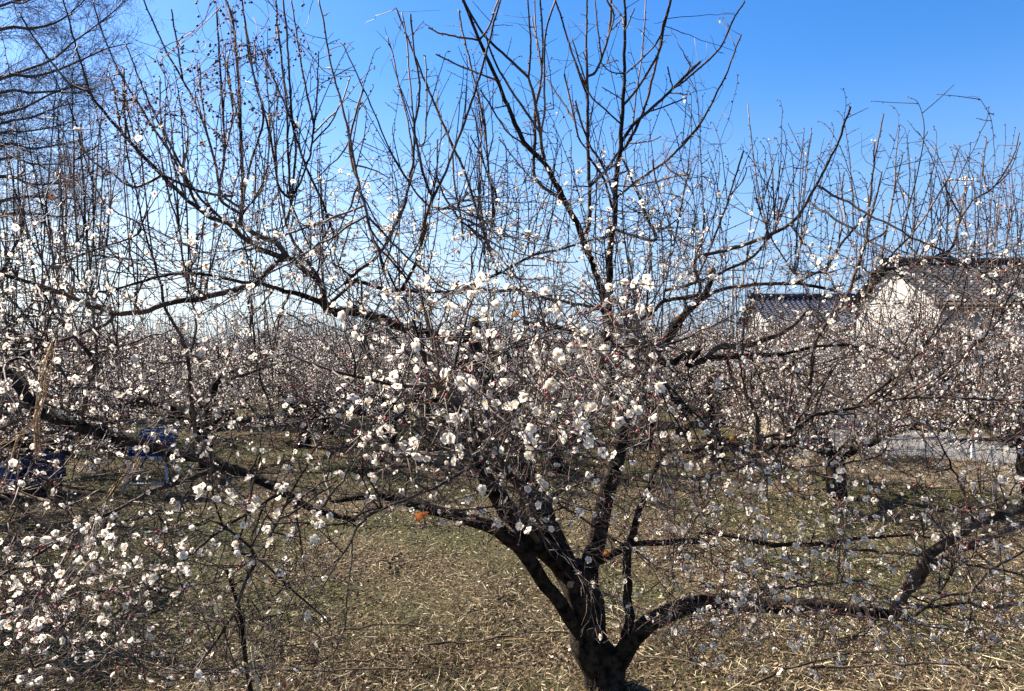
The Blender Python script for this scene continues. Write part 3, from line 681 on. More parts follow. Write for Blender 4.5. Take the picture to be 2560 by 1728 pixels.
# boxes: x0,y0,x1,y1,count,dmin,dmax
B1 = [(850, 700, 1650, 1150, 90, 1.4, 3.6), (0, 1130, 850, 1728, 55, 1.7, 2.8), (1650, 1130, 2600, 1620, 80, 2.2, 3.4), (-60, 600, 850, 1130, 90, 2.2, 3.8),
      (1650, 600, 2620, 1130, 120, 2.6, 4.2), (550, 430, 1750, 720, 60, 2.6, 3.9), (1450, 1150, 1850, 1600, 20, 2.4, 3.4), (850, 1130, 1450, 1330, 14, 1.8, 3.2), (1050, 860, 1700, 1300, 30, 1.9, 3.3), (1000, 560, 1700, 860, 24, 2.4, 3.6)]
for (x0, y0, x1, y1, n, a, b) in [q_ + () for q_ in B1] * 2:
    if (x0, y0) == B1[0][:2]: idx.rebuild()
    for _ in range(int(n * 1.3)):
        t = unproj(rng.uniform(x0, x1), rng.uniform(y0, y1), rng.uniform(a, b))
        if t[2] < .25: continue
        grow_to(idx, t, .0055, 2, lmax=1.0)
idx.rebuild()
# free upright shoots
def shoot(i, L, tilt, r0, level=3):
    nd = NODES[i]; d = unit(np.array([rng.normal(0, tilt), rng.normal(0, tilt), 1.0]))
    n = max(5, int(L / .03)); u = np.linspace(0, 1, n)[:, None]
    st = unit(nd[1] * .5 + d)
    P = nd[0] + (st * u * (1 - u) + d * u) * L + np.cumsum(rng.normal(size=(n, 3)) * .0016, 0)
    R = np.linspace(min(r0, nd[2] * .9), .001, n); add_path(nd[3], P, R, level)
arr = np.array([n_[0] for n_ in NODES]); pr = proj(arr)
cand = np.where((pr[:, 1] > 560) & (pr[:, 1] < 900) & (pr[:, 0] > -80) & (pr[:, 0] < 2640) & (pr[:, 2] > 2.2))[0]
for i in rng.choice(cand, 420, replace=False):
    L = rng.uniform(.25, .75) * (1.1 if pr[i, 0] < 700 else .85)
    shoot(i, L, .16, .003)
cand = np.where((pr[:, 1] > 260) & (pr[:, 1] < 620) & (pr[:, 0] > 250) & (pr[:, 0] < 2560) & ((pr[:, 0] < 1750) | (pr[:, 1] > 500)) & (pr[:, 2] > 2.0) & np.array([n_[4] >= 3 for n_ in NODES[:len(pr)]]))[0]
for i in rng.choice(cand, 170, replace=False): shoot(i, rng.uniform(.12, .42), .28, .0026)
# fine twigs
idx.rebuild()
B2 = [(850, 700, 1650, 1150, 620, 1.25, 3.4), (0, 1130, 850, 1728, 330, 1.7, 3.0), (1650, 1130, 2600, 1620, 470, 2.1, 3.4), (-60, 560, 850, 1130, 620, 2.0, 3.6),
      (1650, 600, 2620, 1130, 660, 2.4, 4.2), (500, 430, 1800, 720, 300, 2.4, 3.9), (1450, 1150, 1900, 1600, 160, 2.3, 3.3), (850, 1130, 1450, 1330, 90, 1.7, 3.0),
      (0, 1330, 420, 1620, 120, 1.7, 2.2), (1700, 1550, 2500, 1690, 60, 2.2, 2.8), (600, 1400, 850, 1600, 10, 2.0, 2.4), (900, 20, 1850, 430, 34, 3.0, 4.0), (250, 60, 900, 430, 26, 2.2, 3.0), (1050, 880, 1700, 1340, 230, 1.9, 3.4), (950, 520, 1750, 860, 160, 2.6, 3.7), (1700, 330, 2560, 600, 60, 2.9, 4.2), (600, 380, 1750, 600, 110, 2.5, 3.9)]
c2 = 0
for rep in range(3):
    for (x0, y0, x1, y1, n, a, b) in B2:
        for _ in range(int(n * 1.4)):
            t = unproj(rng.uniform(x0, x1), rng.uniform(y0, y1), rng.uniform(a, b))
            if t[2] < .15: continue
            if grow_to(idx, t, .0026, 1, lmax=.55) is not None: c2 += 1
    idx.rebuild()
print('twigs', c2, 'nodes', len(NODES))

# spurs on every branch thinner than 12 mm: short side twigs, some ending in bud or blossom
BUDS = {t: [] for t in TREES}; REDB = {t: [] for t in TREES}; BLOOM = {t: [] for t in TREES}
SPURS = {t: [] for t in TREES}
def bloom_prob(px, py):
    """share of nodes that flower, read off the photograph's own distribution"""
    p = 1.0
    if py < 640: p *= max(.10, (py - 20) / 620.) ** 1.6
    if py < 430 and px < 1100: p *= .35
    if px < 850 and py > 1130: p *= .5 + .75 * math.exp(-((px * .65 + (py - 1600)) / 1.2 / 130) ** 2)
    if px > 1600 and py > 1130: p *= .8 + .9 * math.exp(-((px - 1900) / 260) ** 2 - ((py - 1370) / 150) ** 2)
    if 850 < px < 1750 and py > 700: p *= .78 - .28 * min(1, max(0, (py - 950) / 300))
    if px < 850 and 600 < py < 1130: p *= .85
    if 860 < px < 1440 and py > 1330: p *= .15
    if 440 < px < 1350 and py > 1500: p *= .3
    return p
for tname, tree in TREES.items():
    for (P, R, lv) in list(tree.paths):
        if lv >= 8: continue
        n = len(P); T = np.gradient(P, axis=0); pj = proj(P)
        acc = 0; Ls = np.r_[0, np.linalg.norm(np.diff(P, axis=0), axis=1)]
        for i in range(1, n):
            acc += Ls[i]
            if acc < .024 and i < n - 1: continue
            acc = 0
            if R[i] > .016: continue
            t = unit(T[i]); s = unit(np.cross(t, rng.normal(size=3)))
            px, py, d = pj[i]
            bp = bloom_prob(px, py)
            side = unit(s + t * .5)
            if lv in (3, 4, 5, 6, 7) and py < 800: # long shoots: knobbly buds
                if rng.random() < .8: BUDS[tname].append((P[i] + s * R[i] * .6, side, rng.uniform(.0030, .0046)))
                if i < n - 3 and rng.random() < (.14 if lv == 3 else .30):
                    L = rng.uniform(.02, .09) if rng.random() < .7 else rng.uniform(.08, .17); e = P[i] + side * L + rng.normal(size=3) * .004
                    SPURS[tname].append((P[i], e, .0017)); BUDS[tname].append((P[i] * .25 + e * .75, unit(rng.normal(size=3)), .003)); BUDS[tname].append((e, side, .0026)); BUDS[tname].append(((P[i] + e) / 2, unit(rng.normal(size=3)), .002))
                if rng.random() > .42 * bp: continue
            elif rng.random() < .16:
                BUDS[tname].append((P[i] + s * R[i] * .6, side, rng.uniform(.0015, .0026)))
            if rng.random() < .13 * (.4 + bp):
                L = rng.uniform(.015, .06); e = P[i] + side * L
                SPURS[tname].append((P[i], e, .0011)); base = e
            else: base = P[i]
            q = rng.random()
            dens = .125 if lv <= 1 else .14
            if d < 1.9: dens *= 1.5
            if q < dens * bp:
                for k in range(1 if rng.random() < .65 else 2):
                    nn = unit(side + rng.normal(size=3) * .5 + np.array([0, -.25, .15])); sz = rng.uniform(.0082, .0122)
                    if rng.random() < .12: sz *= .6
                    BLOOM[tname].append((base + nn * (.005 + R[i]) + rng.normal(size=3) * .004, nn, sz))
            elif q < (dens + .09) * bp + .02:
                for k in range(1 if rng.random() < .6 else 2):
                    nn = unit(side + rng.normal(size=3) * .5); REDB[tname].append((base + nn * (.004 + R[i]), nn, rng.uniform(.0022, .0036)))
print({t: (len(BLOOM[t]), len(BUDS[t]), len(REDB[t])) for t in TREES})

# ------------------------------------------------------------------ build the two near trees
BM0 = []; SM0 = []
for k in range(len(CUPS)):
    V, Q, T, qm, tm = LOD0[k]; b = MB(); b.add(V, Q=Q, T=T, qm=qm, tm=tm); BM0.append(b.mesh('blossom', BLOOM_MATS))
    V, Q, T = STAM[k]; b = MB(); b.add(V, Q=Q, T=T); SM0.append(b.mesh('stamens', [M_stamen]))
def build_tree(tname, rootname, label):
    tree = TREES[tname]; base = tree.paths[0][0][0].copy(); base[2] = 0
    root = empty(rootname, base, label, 'tree', 'old plum trees in flower beside the path')
    if 'group' in root: del root['group']
    sized = sorted(range(1, len(tree.paths)), key=lambda i: -(tree.paths[i][1].mean() / max(.8, proj(tree.paths[i][0])[:, 2].mean()) * len(tree.paths[i][0]) ** .5 * (2 if tree.paths[i][2] >= 3 else 1)))
    big = set(sized[:95])
    b = MB(); P, R, lv = tree.paths[0]
    R = R.copy(); R *= 1 + .14 * np.exp(-np.arange(len(R)) / 3.0)
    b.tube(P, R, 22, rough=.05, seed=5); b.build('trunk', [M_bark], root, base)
    tw = MB()
    for i, (P, R, lv) in enumerate(tree.paths):
        if i == 0: continue
        k = 16 if R.max() > .03 else 10 if R.max() > .012 else 6 if R.max() > .005 else 4
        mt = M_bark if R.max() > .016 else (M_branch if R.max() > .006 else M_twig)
        pm = proj(P)[:, :2].mean(0)
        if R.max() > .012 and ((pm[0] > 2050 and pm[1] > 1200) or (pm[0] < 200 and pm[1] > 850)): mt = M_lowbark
        if i in big:
            b = MB(); b.tube(P, R, k, rough=.055 if R.max() > .012 else .03, seed=i)
            if lv == 8 or lv == 7:
                pass
            b.build('branch', [mt], root, base)
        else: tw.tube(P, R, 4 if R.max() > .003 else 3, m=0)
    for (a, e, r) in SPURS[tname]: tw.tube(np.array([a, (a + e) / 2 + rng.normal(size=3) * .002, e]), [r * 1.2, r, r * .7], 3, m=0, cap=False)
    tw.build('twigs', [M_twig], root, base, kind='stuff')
    def arrs(L): return np.array([x[0] for x in L]), np.array([x[1] for x in L]), np.array([x[2] for x in L])
    if BUDS[tname]:
        b = MB(); scatter(b, [OCT], *arrs(BUDS[tname]), rng); b.build('leaf_buds', [M_bud], root, base, kind='stuff')
        b = MB(); scatter(b, [BALL], *arrs(REDB[tname]), rng); b.build('flower_buds', [M_redbud], root, base, kind='stuff')
    P, Nn, S = arrs(BLOOM[tname]); pj = proj(P)
    ok = (pj[:, 0] > 5) & (pj[:, 0] < 2555) & (pj[:, 1] > 5) & (pj[:, 1] < 1723)
    score = np.where(ok, S / pj[:, 2], 0); order = np.argsort(-score)
    top = order[:100]; rest = order[100:]
    U, W, NN = frames(Nn[top], rng.uniform(0, 6.28, len(top)))
    for j, t in enumerate(top):
        k = int(rng.integers(0, len(CUPS)))
        o = bpy.data.objects.new('blossom', BM0[k]); COL.objects.link(o); o.parent = root
        Mx = Matrix((U[j], W[j], NN[j])).transposed().to_4x4()
        o.matrix_local = Matrix.Translation(Vector(P[t] - base)) @ Mx @ Matrix.Scale(float(S[t]), 4)
        s = bpy.data.objects.new('stamens', SM0[k]); COL.objects.link(s); s.parent = o
    near = rest[pj[rest, 2] < 2.4]; far = rest[pj[rest, 2] >= 2.4]
    b = MB()
    full = []
    for k in range(len(CUPS)):
        V, Q, T, qm, tm = LOD0[k]; V2, Q2, T2 = STAM[k]
        full.append((np.concatenate([V, V2]), np.concatenate([Q, Q2 + len(V)]), np.concatenate([T, T2 + len(V)]), np.concatenate([qm, np.full(len(Q2), 3)]), np.concatenate([tm, np.full(len(T2), 3)])))
    scatter(b, full, P[near], Nn[near], S[near], rng)
    scatter(b, LOD1, P[far], Nn[far], S[far], rng)
    b.build('blossoms', BLOOM_MATS, root, base, kind='stuff')
    return root, base
root_main, base_main = build_tree('main', 'plum_tree', 'old plum tree with black forked trunk in the foreground, covered in white blossom')
root_left, base_left = build_tree('left', 'plum_tree', 'plum tree beyond the left edge whose long dark limb sags into view')
# sawn ends of the cut limbs
def cut_end(reg, pt, d, r):
    p = P2(reg, pt)[0]; c = unproj(p[0], p[1], d)
    b = MB(); b.tube(np.array([c - [0, 0, .01], c + [0, 0, .012], c + [0.004, 0, .02]]), [r, r * 1.02, r * .8], 14, rough=.05)
    b.build('sawn_stub', [M_cut], root_main, base_main)
cut_end(5, '872,640', 3.9, .026); cut_end(5, '2190,620', 3.9, .026); cut_end(3, '312,1240', 3.9, .018)

# ------------------------------------------------------------------ orchard trees behind
def far_plum(seed, shoots_h=1.3, bloom=1.0):
    g = np.random.default_rng(seed); nodes = []; paths = []
    def add(P, R, lv):
        paths.append((P, R, lv)); T = np.gradient(P, axis=0)
        for i in range(len(P)): nodes.append((P[i], unit(T[i]), R[i], lv))
    h = g.uniform(.45, .7)
    n = 7; u = np.linspace(0, 1, n)[:, None]
    P = np.concatenate([u * g.normal(0, .08), u * g.normal(0, .08), u * h - .03], 1); add(P, np.linspace(.12, .085, n), 9)
    top = P[-1]; na = 5
    for k in range(na):
        a = k * 2 * math.pi / na + g.uniform(-.3, .3); L = g.uniform(1.3, 1.9); rise = g.uniform(.25, .95)
        n = 16; u = np.linspace(0, 1, n)
        X = top[0] + np.cos(a) * L * u; Y = top[1] + np.sin(a) * L * u; Z = top[2] - .05 + rise * np.sin(u * 1.9) - .15 * u ** 3
        P = np.stack([X, Y, Z], 1) + np.cumsum(g.normal(size=(n, 3)) * .022, 0) * u[:, None]
        add(P, np.linspace(.06, .016, n), 8)
        for q in range(3):
            i = int(g.integers(4, n - 2)); s = P[i]; b = a + g.choice([-1, 1]) * g.uniform(.5, 1.1); l2 = g.uniform(.5, .9); m2 = 9; v = np.linspace(0, 1, m2)
            P2_ = np.stack([s[0] + np.cos(b) * l2 * v, s[1] + np.sin(b) * l2 * v, s[2] + l2 * g.uniform(-.1, .5) * v], 1) + np.cumsum(g.normal(size=(m2, 3)) * .015, 0) * v[:, None]
            add(P2_, np.linspace(.026, .009, m2), 7)
    base_nodes = [i for i, nd in enumerate(nodes) if nd[3] in (7, 8)]
    for _ in range(95):
        nd = nodes[int(g.choice(base_nodes))]; d = unit(np.array([g.normal(0, .17), g.normal(0, .17), 1])); L = g.uniform(.5, 1) * shoots_h
        m2 = 8; v = np.linspace(0, 1, m2)[:, None]; P3 = nd[0] + d * L * v + np.cumsum(g.normal(size=(m2, 3)) * .004, 0); add(P3, np.linspace(.0065, .0024, m2), 3)
    for _ in range(1500):
        nd = nodes[int(g.integers(10, len(nodes)))]
        if nd[2] > .07 or (nd[3] == 3 and nd[0][2] > 1.75): continue
        d = unit(nd[1] * .5 + g.normal(size=3) + np.array([0, 0, .25])); L = g.uniform(.12, .45)
        m2 = 5; v = np.linspace(0, 1, m2)[:, None]; P3 = nd[0] + d * L * v + np.cumsum(g.normal(size=(m2, 3)) * .010, 0)
        P3[:, 2] = np.maximum(P3[:, 2], .2); add(P3, np.linspace(.0050, .0026, m2), 1)
    V = []; Nn = []; S = []; RB = []
    for (P, R, lv) in paths:
        if lv >= 8: continue
        for i in range(1, len(P)):
            for rep in range(3):
                if g.random() < (.46 if lv <= 1 else .46 if lv == 7 else .16 * (1 if P[i][2] < 1.7 else .25)) * bloom:
                    f = g.random(); p = P[i - 1] * f + P[i] * (1 - f) + g.normal(size=3) * .012
                    V.append(p); Nn.append(unit(g.normal(size=3) + [0, 0, .3])); S.append(g.uniform(.0095, .0135))
            if g.random() < .35: RB.append((P[i] + g.normal(size=3) * .004, unit(g.normal(size=3)), g.uniform(.003, .0048)))
    return paths, np.array(V), np.array(Nn), np.array(S), RB
OCT2 = (OCT[0], None, OCT[2], None, np.zeros(6, int))
M_bloomfar = [mat('far_petal', (.80, .73, .66), .7, trans=.4), M_petal2, M_calyx, M_stamen]
def build_far_proto(seed, shoots_h, bloom):
    paths, V, Nn, S, RB = far_plum(seed, shoots_h, bloom)
    kids = []
    def mk(name, mb, mats, kind=None):
        me = mb.mesh(name, mats); kids.append((name, me, kind))
    b = MB(); b.tube(paths[0][0], paths[0][1], 10, rough=.08); mk('trunk', b, [M_bark])
    for (P, R, lv) in paths[1:]:
        if lv >= 8: b = MB(); b.tube(P, R, 7, rough=.08); mk('branch', b, [M_bark])
    b = MB()
    for (P, R, lv) in paths[1:]:
        if lv < 8: b.tube(P, R, 5 if lv == 7 else 3, cap=False)
    mk('twigs', b, [M_farbark], 'stuff')
    b = MB(); scatter(b, LOD2, V, Nn, S, np.random.default_rng(seed)); mk('blossoms', b, M_bloomfar, 'stuff')
    b = MB(); scatter(b, [OCT2], np.array([x[0] for x in RB]), np.array([x[1] for x in RB]), np.array([x[2] for x in RB]), np.random.default_rng(seed)); mk('flower_buds', b, [M_redbud], 'stuff')
    print('proto', len(V))
    return kids
PROTOS = [build_far_proto(s, h, b) for s, h, b in ((1, 1.6, 1.0), (2, 1.35, 1.1), (3, 1.7, .9), (4, 1.3, 1.1))]
def place_far(px, d, k, rz, sc, label, group):
    x = (px - 1280) / F * d
    r = empty('plum_tree', (x, d, 0), label, 'tree', group); r.rotation_euler = (0, 0, rz); r.scale = (sc, sc, sc)
    for name, me, kind in PROTOS[k]:
        o = bpy.data.objects.new(name, me); COL.objects.link(o); o.parent = r
        if kind: o['kind'] = kind
    return r
G = 'white plum trees in the rows behind'
near_bg = [
    (-560, 4.4, 0, .4, 1.0, 'plum tree out beyond the lower left edge shading the ground'),
    (-110, 7.2, 2, 1.9, 1.05, 'plum tree at the left edge behind the thick sagging limb'),
    (2090, 8.4, 1, .3, 1.0, 'plum tree with short dark trunk on open grass before the road'),
    (2600, 7.6, 3, 1.2, 1.08, 'white plum tree cut by the right edge of the view behind the low limb'),
    (60, 9.6, 1, 2.2, 1.0, 'plum tree at the far left beside the blue tarpaulin'),
    (520, 10.4, 0, 4.0, 1.0, 'plum tree behind the blue crates and the grey stool'),
    (960, 11.2, 3, 5.0, 1.0, 'plum tree seen behind the left side of the black forked trunk'),
    (1400, 10.2, 2, .7, .95, 'plum tree straight behind the black forked trunk'),
    (300, 12.6, 2, 1.1, 1.0, 'plum tree just behind the pale hanging stems, second row left'),
    (760, 12.9, 1, 2.7, 1.0, 'plum tree in the second row between the crates and the trunk'),
    (1190, 13.0, 0, 5.2, 1.0, 'plum tree behind the left forks of the black trunk'),
    (1610, 12.9, 3, 4.4, 1.0, 'plum tree behind the right fork of the black trunk'),
    (1990, 13.4, 2, 3.6, 1.0, 'plum tree behind and left of the tree on open grass'),
    (2085, 24.6, 1, .9, 1.15, 'distant plum tree standing before the white gable'),
    (2240, 17.6, 2, 2.2, 1.1, 'plum tree beyond the road before the big house front'),
    (2420, 20.5, 3, 5.1, 1.1, 'plum tree beyond the road below the television aerial'),
    (1790, 11.4, 0, 3.1, 1.0, 'plum tree seen just right of the black forked trunk in the second row'),
]
for a in near_bg: place_far(*a, G)
g2 = random.Random(5)
for row, (d, dx, lab) in enumerate([(14.2, 3.1, 'small white plum tree in the third row, seen through the near branches'), (18, 3.3, 'small white plum tree in the fourth row, its upright shoots against the sky'),
                                   (22.5, 3.4, 'small distant plum tree in the fifth row behind the orchard'), (28, 3.8, 'tiny distant plum tree in the back row near the horizon'), (36, 4.6, 'tiny distant plum tree in the farthest row near the horizon')]):
    half = 1280 / F * d * 1.12; x = -half + g2.uniform(0, 1)
    while x < half:
        dd = d + g2.uniform(-.8, .8); px = 1280 + F * x / dd
        if not (px > 1960 and dd < 24 and dd > 12 and px > 2050 and row == 0):
            place_far(px, dd, g2.randrange(4), g2.uniform(0, 6.28), g2.uniform(.9, 1.1), lab, G + ' ' + ['', 'third', 'fourth', 'fifth', 'back'][min(row + 1, 4)] if False else 'distant plum trees row %s' % ['three', 'four', 'five', 'six', 'seven'][row])
        x += dx * g2.uniform(.62, .92)

# ------------------------------------------------------------------ tall bare tree at upper left
def bare_tree():
    D = 22.0; base = np.array([(-330 - 1280) / F * D, D, 0.])
    root = empty('bare_tree', base, 'tall leafless tree with fine spreading twigs reaching in from the upper left', 'tree')
    g = np.random.default_rng(8)
    b = MB(); n = 12; u = np.linspace(0, 1, n)[:, None]; P = base + np.concatenate([u * .5, u * .2, u * 7.0], 1); b.tube(P, np.linspace(.42, .26, n), 12, rough=.05); b.build('trunk', [M_bark], root, base)
    limbs = ['0,-90 100,0 300,-40 500,-60', '-500,700 0,510 200,440 350,380 450,290 600,180 750,60 820,-20', '-500,420 0,190 200,185 350,150 450,90 560,-10', '-500,760 0,500 200,495 350,460 520,390 700,310 850,280',
             '-500,900 0,740 150,700 300,620 450,560 600,540', '-500,850 0,600 200,600 350,590 500,600 640,560', '-500,1000 0,800 200,760 380,690 550,650', '-500,1200 0,940 200,960 400,930 560,900', '-500,1300 0,1140 200,1190 400,1180 560,1150',
             '-500,350 0,40 150,20 300,-60', '-500,1500 0,1300 200,1270 400,1280 600,1290', '-500,1400 0,1030 200,1060 380,1060 500,1080', '-500,1600 0,1400 200,1380 400,1400 560,1380', '-500,100 0,-200 300,-300 600,-350', '-500,1050 0,860 150,850 350,820 480,780']
    fine = MB(); segs = 0
    def rec(P0, d, L, r, depth):
        nonlocal segs
        n = 4; P = [P0]; dd = d
        for i in range(n):
            dd = unit(dd + g.normal(size=3) * .16 + np.array([0, 0, .04])); P.append(P[-1] + dd * L / n)
        P = np.array(P); fine.tube(P, np.linspace(r, r * .6, n + 1), 3, cap=False); segs += 1
        if depth == 0: return
        k = 3 if depth > 1 else 4
        for q in range(k):
            i = int(g.integers(1, n + 1)); nd = unit(dd + g.normal(size=3) * .55)
            rec(P[i], nd, L * g.uniform(.5, .75), max(r * .6, .0028), depth - 1)
    for s in limbs:
        p = P2(1, s); n = len(p); dd = D + g.uniform(-2.5, 2.5) * np.linspace(.2, 1, n)
        P = np.array([unproj(a[0], a[1], q) for a, q in zip(p, dd)])
        R0 = g.uniform(.022, .042); P, R = resample(P, np.linspace(R0 * 1.6, .012, n), .25)
        # tie the limb back to the trunk
        st = base + np.array([.45, .2, min(7.0, max(2.5, P[0][2] - 1.5))]); P = np.concatenate([[st], P]); R = np.r_[R0 * 1.9, R]
        b = MB(); b.tube(P, R, 6, rough=.03); b.build('branch', [M_zelk], root, base)
        T = np.gradient(P, axis=0)
        for i in range(4, len(P)):
            if proj(P[i])[0, 0] < -150: continue
            for q in range(2):
                rec(P[i], unit(unit(T[i]) + g.normal(size=3) * .5), g.uniform(.6, 1.3), min(R[i] * .5, .010), 3)
    fine.build('twigs', [M_zelk], root, base, kind='stuff'); print('bare segs', segs)
bare_tree()

# ------------------------------------------------------------------ vines and dead leaves caught in the branches
def nearest_depth(px, py, default=2.7):
    best = 1e9; d = default
    for (a, b, dd, tr, pos, r) in TR:
        q = (a - px) ** 2 + (b - py) ** 2
        if q < best: best = q; d = dd
    return d
def strand(b, pts, d, r, m=0, wob=.012, k=3, g=None):
    """pts in photo pixels, d depth; a curling thin stem"""
    P = np.array([unproj(p[0], p[1], d + (g.uniform(-.08, .08) if g is not None else 0)) for p in pts]); P, R = resample(P, np.full(len(P), r), .02)
    if g is not None:
        n = len(P); ph = g.uniform(0, 6.28, 3); fr = g.uniform(.15, .4, 3); t = np.arange(n)[:, None]
        P = P + wob * np.sin(t * fr + ph)
    b.tube(P, R, k, m=m, cap=False); return P
def vine(label, paths, nloop, boxes, d, seed, mats, berries, rb=.004):
    g = np.random.default_rng(seed); base = unproj(*boxes[0][:2], d)
    root = empty('dried_vine', base, label, 'vine')
    b = MB(); nodes = []
    for p in paths:
        for q in range(3):
            pp = [(x + g.normal(0, 9), y + g.normal(0, 9)) for x, y in p]
            nodes.append(strand(b, pp, d, g.uniform(.0009, .0017), wob=.014, g=g))
    for _ in range(nloop):
        x0, y0, x1, y1 = boxes[int(g.integers(0, len(boxes)))]; x = g.uniform(x0, x1); y = g.uniform(y0, y1); a = g.uniform(0, 6.28); pp = [(x, y)]
        da = g.normal(0, .35)
        for k in range(int(g.integers(4, 9))):
            a += da + g.normal(0, .35); st = g.uniform(14, 34); x += math.cos(a) * st; y += math.sin(a) * st * 1.2 + 5; pp.append((x, y))
        nodes.append(strand(b, pp, d + g.normal(0, .12), g.uniform(.0006, .0012), wob=.005, g=g))
    b.build('stems', mats, root, base, kind='stuff')
    if berries:
        A = np.concatenate(nodes); i = np.clip(np.repeat(g.choice(len(A), berries // 4 + 1), 4)[:berries] + g.integers(-3, 4, berries), 0, len(A) - 1)
        c = A[i] + g.normal(size=(berries, 3)) * .006; c[:, 2] -= .008
        bb = MB(); scatter(bb, [BALL], c, g.normal(size=(berries, 3)), g.uniform(rb * .7, rb * 1.2, berries), g)
        for j in range(0, berries, 2): bb.tube(np.array([A[i[j]], c[j]]), [.0005, .0005], 3, cap=False)
        bb.build('berries', [M_berry], root, base, kind='stuff')
vine('dry berry-hung vine tangled over the tallest upright shoots at upper left', [[(540, -10), (500, 70), (430, 130), (400, 170), (420, 230), (390, 300)], [(570, 0), (560, 120), (520, 180), (500, 260), (560, 330), (600, 420)], [(550, -10), (590, 90), (600, 200), (580, 300), (600, 400)], [(430, 200), (520, 180), (590, 160), (680, 120)], [(620, 60), (650, 130), (690, 220), (670, 300)], [(680, 0), (720, 60), (760, 130), (790, 180), (880, 180)]],
     95, [(490, 0, 620, 140), (500, 100, 640, 330), (380, 150, 640, 420), (640, 0, 780, 180), (280, 210, 400, 330), (420, 330, 660, 500)], 2.55, 21, [M_vine2], 560, rb=.0042)
vine('reddish brown vine knotted on thin shoots beside the bare tree, left edge', [[(0, 470), (100, 455), (180, 440), (260, 380), (330, 400), (380, 430)], [(190, 360), (185, 430), (175, 520), (190, 600)], [(150, 370), (170, 440), (200, 540)], [(290, 220), (320, 270), (360, 280), (440, 270)], [(200, 370), (300, 375), (400, 420), (460, 430)]],
     70, [(140, 350, 240, 560), (0, 430, 200, 560), (230, 330, 420, 500), (280, 200, 360, 400)], 2.75, 22, [M_vine2], 220, rb=.0038)
vine('small clump of red-brown vine pods hanging above the house roof', [[(2480, 520), (2500, 560), (2470, 600), (2440, 620)], [(2410, 570), (2450, 575), (2500, 565)]], 26, [(2410, 540, 2510, 640), (2440, 430, 2510, 470)], 3.7, 23, [M_vine2], 50)
vine('fine wispy vine on thin far shoots right of the tall upright limb', [[(1640, 390), (1675, 360), (1680, 420), (1700, 520), (1720, 560)]], 26, [(1640, 340, 1740, 520)], 4.0, 24, [M_vine2], 36, rb=.003)
# the pale bundle of dead stems at the left
gb = np.random.default_rng(31); base = unproj(100, 980, 2.4)
root = empty('dead_stem_bundle', base, 'pale straw-coloured bundle of dead stems hanging over the thick limb at left', 'dead stems'); b = MB()
for q in range(13):
    o = gb.normal(0, 9)
    strand(b, [(130 + o * .6, 860 + gb.uniform(-10, 20)), (116 + o, 920), (105 + o * .8, 1000), (92 + o * .4, 1050), (96 + o * .7, 1110 + gb.uniform(0, 50))], 2.35, gb.uniform(.0010, .0019), wob=.004, g=gb, k=4)
for q in range(5):
    o = gb.normal(0, 7); strand(b, [(92 + o * .3, 1048), (55 + o, 1085), (35 + o, 1130), (8 + o, 1200), (-20, 1240 + o)], 2.35, gb.uniform(.0009, .0015), wob=.005, g=gb, k=4)
for q in range(4):
    o = gb.normal(0, 7); strand(b, [(100 + o * .3, 1056), (40 + o, 1090), (-20, 1130 + o)], 2.35, .0012, wob=.004, g=gb, k=4)
b.build('stems', [M_vine], root, base, kind='stuff')
base = unproj(340, 1160, 2.3); root = empty('dead_stem_bundle', base, 'few pale dead stems slanting below the sagging limb, above the grey stool', 'dead stems'); b = MB()
for q in range(6):
    o = gb.normal(0, 8); strand(b, [(345 + o * .4, 1140), (320 + o, 1180), (285 + o, 1215), (250 + o, 1260 + o)], 2.3, gb.uniform(.0007, .0012), wob=.005, g=gb, k=4)
b.build('stems', [M_vine], root, base, kind='stuff')

def leaf(px, py, size_px, col, label, seed, d=None):
    g = np.random.default_rng(seed); d = d or nearest_depth(px, py); L = size_px / F * d; c = unproj(px, py, d)
    b = MB(); n = 9; V = []; Q = []
    for i in range(n):
        u = i / (n - 1); w = math.sin(math.pi * u ** .8) * .36 * (1 + .12 * (i % 2))
        for k in (-1, -.5, 0, .5, 1):
            V.append(((u - .5), w * k, .22 * k * k * math.sin(u * 3) + .18 * math.sin(u * 4 + seed) + .02 * (k != 0) * (i % 2)))
    for i in range(n - 1):
        for k in range(4): p = i * 5 + k; Q.append((p, p + 1, p + 6, p + 5))
    R = np.array(Matrix.Rotation(g.uniform(-.8, .8), 3, 'Y') @ Matrix.Rotation(math.radians(90) + g.uniform(-.6, .6), 3, 'X'))
    b.add((np.array(V) * L) @ R.T, Q=Q)
    st = np.array([[-.5, 0, .1], [-.75, .02, .2]]) * L; b.tube(st @ R.T, [.0007, .0006], 3)
    o = b.build('withered_leaf', [mat('withered_leaf_%d' % seed, col, .7, tuple(c_ * .45 for c_ in col), 120, trans=.3)]); o.location = tuple(c)
    tag(o, label, 'leaf')
leaf(1054, 1284, 36, (.62, .20, .05), 'largest orange dead leaf, hanging in the gap left of the black trunk', 1, 2.0)
leaf(1518, 1383, 22, (.55, .22, .06), 'orange dead leaf on the branch leaving the trunk to the right', 2, 3.3)
leaf(1427, 1461, 22, (.45, .30, .16), 'tan dead leaf stuck against the black trunk', 3, 3.3)
leaf(294, 1040, 14, (.70, .36, .05), 'small yellow dead leaf above the sagging limb at left', 4, 2.4)
leaf(337, 866, 20, (.40, .15, .06), 'rust dead leaf dangling near the horizon at left', 5, 2.4)
leaf(540, 565, 18, (.60, .24, .07), 'orange dead leaf high in the bundle of upright shoots', 6)
leaf(132, 492, 22, (.22, .10, .07), 'dark brown curled leaf caught in the knotted vine', 7)
leaf(1291, 784, 20, (.62, .26, .06), 'orange leaf scrap above the central blossom cluster', 8, 2.2)
